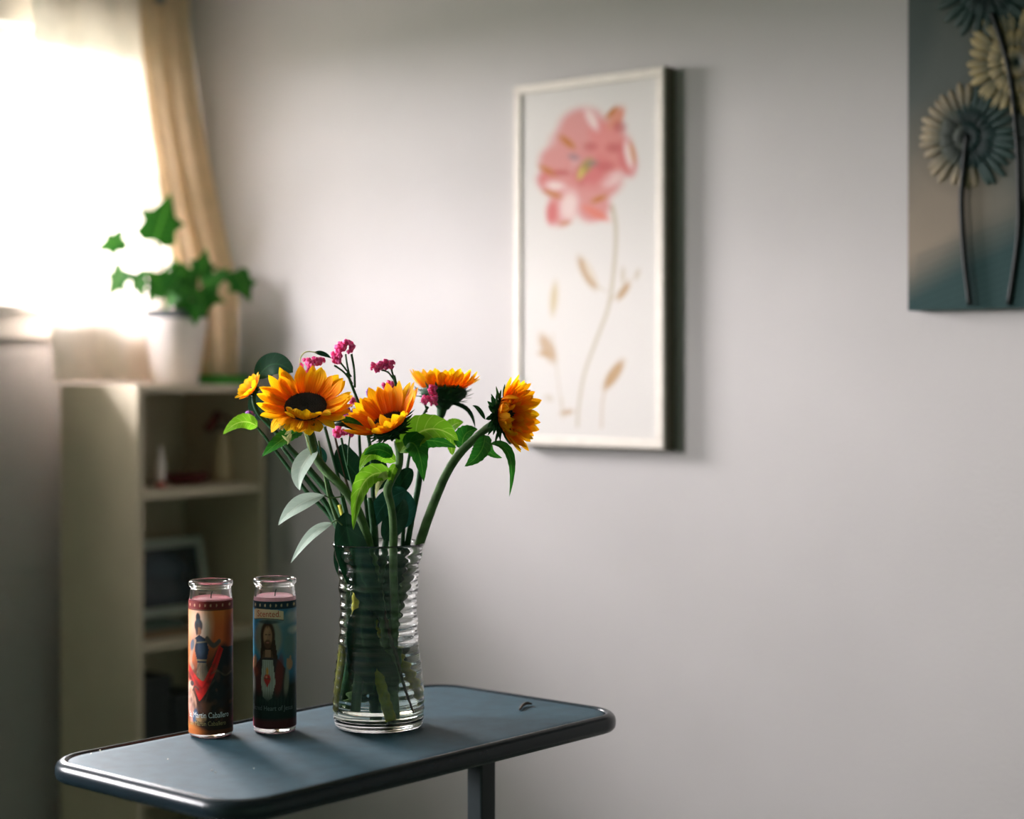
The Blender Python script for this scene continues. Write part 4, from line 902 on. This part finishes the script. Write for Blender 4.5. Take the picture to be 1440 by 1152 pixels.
sprig((530, 950, .04), 'branching pink and mauve statice sprig between the two nearest sunflowers', [([(515, 570, .05), (518, 600, .05), (522, 660, .05), (530, 770, .04), (530, 950, .04)], [2, 2.2, 2.6, 3, 3]), ([(549, 546, .05), (535, 558, .05), (516, 582, .05)], 1.4), ([(500, 568, .05), (508, 576, .05), (516, 592, .05)], 1.3)],
      [(549, 542, 10, 4.5, .05, 22, 'pink'), (521, 552, 5, 4, .05, 10, 'purple'), (498, 566, 8, 5, .05, 18, 'pink'), (492, 580, 9, 5, .05, 16, 'purple'), (484, 588, 7, 4, .05, 10, 'pink')])
sprig((515, 930, .01), 'small magenta statice sprig low under the left sunflower petals', [([(480, 616, .01), (487, 650, .015), (500, 700, .015), (510, 765, .01), (515, 930, .01)], [1.6, 1.8, 2.2, 2.5, 2.5]), ([(492, 612, .01), (490, 630, .01), (489, 655, .012)], 1.1)], [(476, 607, 9, 6, .01, 22, 'pink'), (492, 609, 5, 4, .01, 8, 'pink', 4)])
sprig((485, 920, .03), 'tiny purple statice bud beside the lime leaf at the far left', [([(352, 592, .04), (366, 606, .04), (392, 640, .04), (430, 690, .035), (466, 730, .03), (482, 775, .03), (485, 920, .03)], [1.2, 1.8, 2.4, 2.8, 3, 3, 3])], [(351, 585, 5, 6, .04, 14, 'purple')])
# ---- eucalyptus and filler stems
def branch(base, lab, stems, leaves, sm='stemd'):
    r = empty('leafy_branch', Pt(*base), lab, 'foliage', GF)
    for P_, w_ in stems: stem(r, P_, w_, sm, 'stem' if len(P_) > 3 else 'twig', 9, .03)
    for a in leaves: leaf(r, *a[:4], *(a[4:6]), **(a[6] if len(a) > 6 else {}))
    return r
br_ = dict(serr=0, shape='round', wave=.02, fold=.08); bl_ = dict(serr=0, shape='lance', wave=.02)
branch((500, 900, .03), 'branch with a dark rounded leaf behind the left sunflower', [([(366, 560, .06), (376, 590, .06), (404, 625, .055), (436, 660, .045), (468, 702, .04), (484, 750, .035), (500, 900, .03)], [1.5, 2.2, 3, 3.5, 4, 4, 4])],
       [((362, 533, .06), (412, 524, .04), 34, 'leafd', (380, 496, .05), (0, .2, .95), br_), ((362, 552, .06), (372, 590, .05), 26, 'leafd', (356, 575, .06), (-.2, .2, .9), br_)])
branch((495, 900, -.03), 'eucalyptus branch with pale grey-green leaves hanging over the vase rim at left', [([(448, 620, .0), (455, 660, -.01), (463, 700, -.02), (476, 740, -.02), (486, 790, -.025), (495, 900, -.03)], [1.2, 1.8, 2.4, 3, 3, 3]), ([(456, 697, -.03), (466, 700, -.025), (484, 698, -.02)], 1.0), ([(466, 736, -.03), (474, 732, -.03), (482, 740, -.025)], 1.0)],
       [((446, 630, -.01), (422, 690, -.04), 30, 'leafg', (412, 660, -.03), (-.3, .3, .9), dict(serr=0, shape='ovate', wave=.02)), ((456, 697, -.03), (391, 739, -.05), 25, 'leafg', (416, 704, -.05), (-.1, .5, .8), bl_),
        ((468, 736, -.03), (409, 792, -.05), 17, 'leafg', (438, 742, -.05), (-.3, .4, .8), bl_), ((446, 628, .02), (456, 652, .02), 12, 'leaft', (456, 640, .02), (0, .2, .9), br_)], 'stem')
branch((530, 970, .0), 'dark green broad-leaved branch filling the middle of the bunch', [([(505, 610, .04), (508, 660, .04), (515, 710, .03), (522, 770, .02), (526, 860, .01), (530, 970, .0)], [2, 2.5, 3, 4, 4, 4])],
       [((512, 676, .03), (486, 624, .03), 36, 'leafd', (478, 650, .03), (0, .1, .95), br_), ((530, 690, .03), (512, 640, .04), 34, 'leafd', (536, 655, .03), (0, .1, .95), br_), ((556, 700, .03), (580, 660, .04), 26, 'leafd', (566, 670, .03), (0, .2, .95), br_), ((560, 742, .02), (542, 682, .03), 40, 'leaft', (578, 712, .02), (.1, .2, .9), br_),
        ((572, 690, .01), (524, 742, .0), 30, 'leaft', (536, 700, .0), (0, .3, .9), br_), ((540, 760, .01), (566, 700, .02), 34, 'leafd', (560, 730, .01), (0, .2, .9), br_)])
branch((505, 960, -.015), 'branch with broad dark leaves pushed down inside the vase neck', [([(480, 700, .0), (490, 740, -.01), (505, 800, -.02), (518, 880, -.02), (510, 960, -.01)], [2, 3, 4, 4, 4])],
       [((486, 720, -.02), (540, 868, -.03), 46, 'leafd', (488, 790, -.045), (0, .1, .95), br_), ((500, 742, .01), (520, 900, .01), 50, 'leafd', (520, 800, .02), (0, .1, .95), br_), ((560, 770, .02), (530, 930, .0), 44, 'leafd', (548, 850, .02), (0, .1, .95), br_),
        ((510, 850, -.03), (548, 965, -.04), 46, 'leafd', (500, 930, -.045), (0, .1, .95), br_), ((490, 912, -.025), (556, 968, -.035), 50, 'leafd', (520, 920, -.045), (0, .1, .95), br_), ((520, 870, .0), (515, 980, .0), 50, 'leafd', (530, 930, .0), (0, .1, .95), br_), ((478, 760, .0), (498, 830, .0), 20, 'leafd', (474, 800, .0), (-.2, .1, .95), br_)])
for i, (P_, w_, mt_, lb) in enumerate([
    ([(478, 710, .015), (492, 760, .01), (500, 830, .005), (492, 920, .0), (478, 1000, -.01)], [3.5, 4.5, 5, 6, 6.5], 'stemy', 'yellow-green cut stem reaching the lower left of the vase'),
    ([(396, 628, .05), (430, 672, .04), (462, 715, .03), (480, 760, .02), (500, 850, .02), (524, 940, .02), (530, 1004, .01)], [2, 3.5, 4, 4.5, 5, 6, 6], 'stemd', 'dark green cut stem ending under the middle of the vase'),
    ([(492, 735, .015), (497, 770, .01), (520, 860, .0), (560, 940, .01), (580, 985, .01)], [3, 3.5, 4.5, 6, 7], 'stemy', 'thick olive stem leaning to the lower right of the vase'),
    ([(500, 740, .02), (505, 780, .015), (516, 860, -.01), (535, 960, -.04), (549, 1013, -.045)], [3, 4, 5, 7, 7.5], 'stemy', 'stem with a cut yellow end resting at the bottom of the vase'),
    ([(520, 700, .0), (526, 760, .0), (522, 830, .0), (508, 920, .01), (500, 990, .02)], [4, 5, 6, 6.5, 7], 'stemd', 'dark stem crossing to the left behind the leaves in the vase'),
    ([(548, 720, .02), (540, 780, .01), (528, 850, -.015), (512, 930, -.02), (505, 1000, -.02)], [4, 5, 6, 6, 6.5], 'stemd', 'dark green stem just left of the cut yellow end'),
    ([(470, 610, .03), (482, 660, .03), (500, 720, .03), (520, 790, .02), (545, 880, -.02), (565, 960, -.04), (582, 1003, -.04)], [1.5, 1.8, 2, 2.5, 2.5, 2.2, 1.5], 'root', 'thin brown stem ending at the right inside the water')]):
    r = empty('cut_stem', Pt(*P_[-1]), lb, 'stem', 'bare stems in the vase'); stem(r, P_, w_, mt_, 'stem', 10)
    if i == 3:
        V, Fc, _ = tubeg([Pt(548, 1011, -.045), Pt(550, 1016, -.046)], .0045, 10, 2); mk('cut_end', V, Fc, M['root'], r)
# thin curling vine at the top left
r = empty('leafy_branch', Pt(440, 760, .03), 'thin curling vine tip with one narrow dark leaf over the left sunflower', 'foliage', GF)
stem(r, [(421, 515, .02), (423, 502, .02), (430, 495, .02), (440, 495, .02), (448, 498, .02)], .8, 'dry', 'tendril', 6, 0); stem(r, [(421, 515, .02), (428, 560, .03), (450, 640, .03), (474, 720, .03), (488, 775, .03), (492, 880, .03)], [1, 1.2, 1.5, 2, 2, 2], 'stemd')
leaf(r, (442, 496, .02), (466, 504, .02), 8, 'leafd', (454, 496, .02), serr=0, shape='lance')

for o in list(bpy.data.objects):
    if o.type == 'MESH' and o.data.name.startswith('t'): pass
sc.cycles.use_denoising = True
sc.cycles.max_bounces = 14; sc.cycles.transmission_bounces = 12; sc.cycles.transparent_max_bounces = 12; sc.cycles.diffuse_bounces = 6
sc.cycles.sample_clamp_indirect = 12
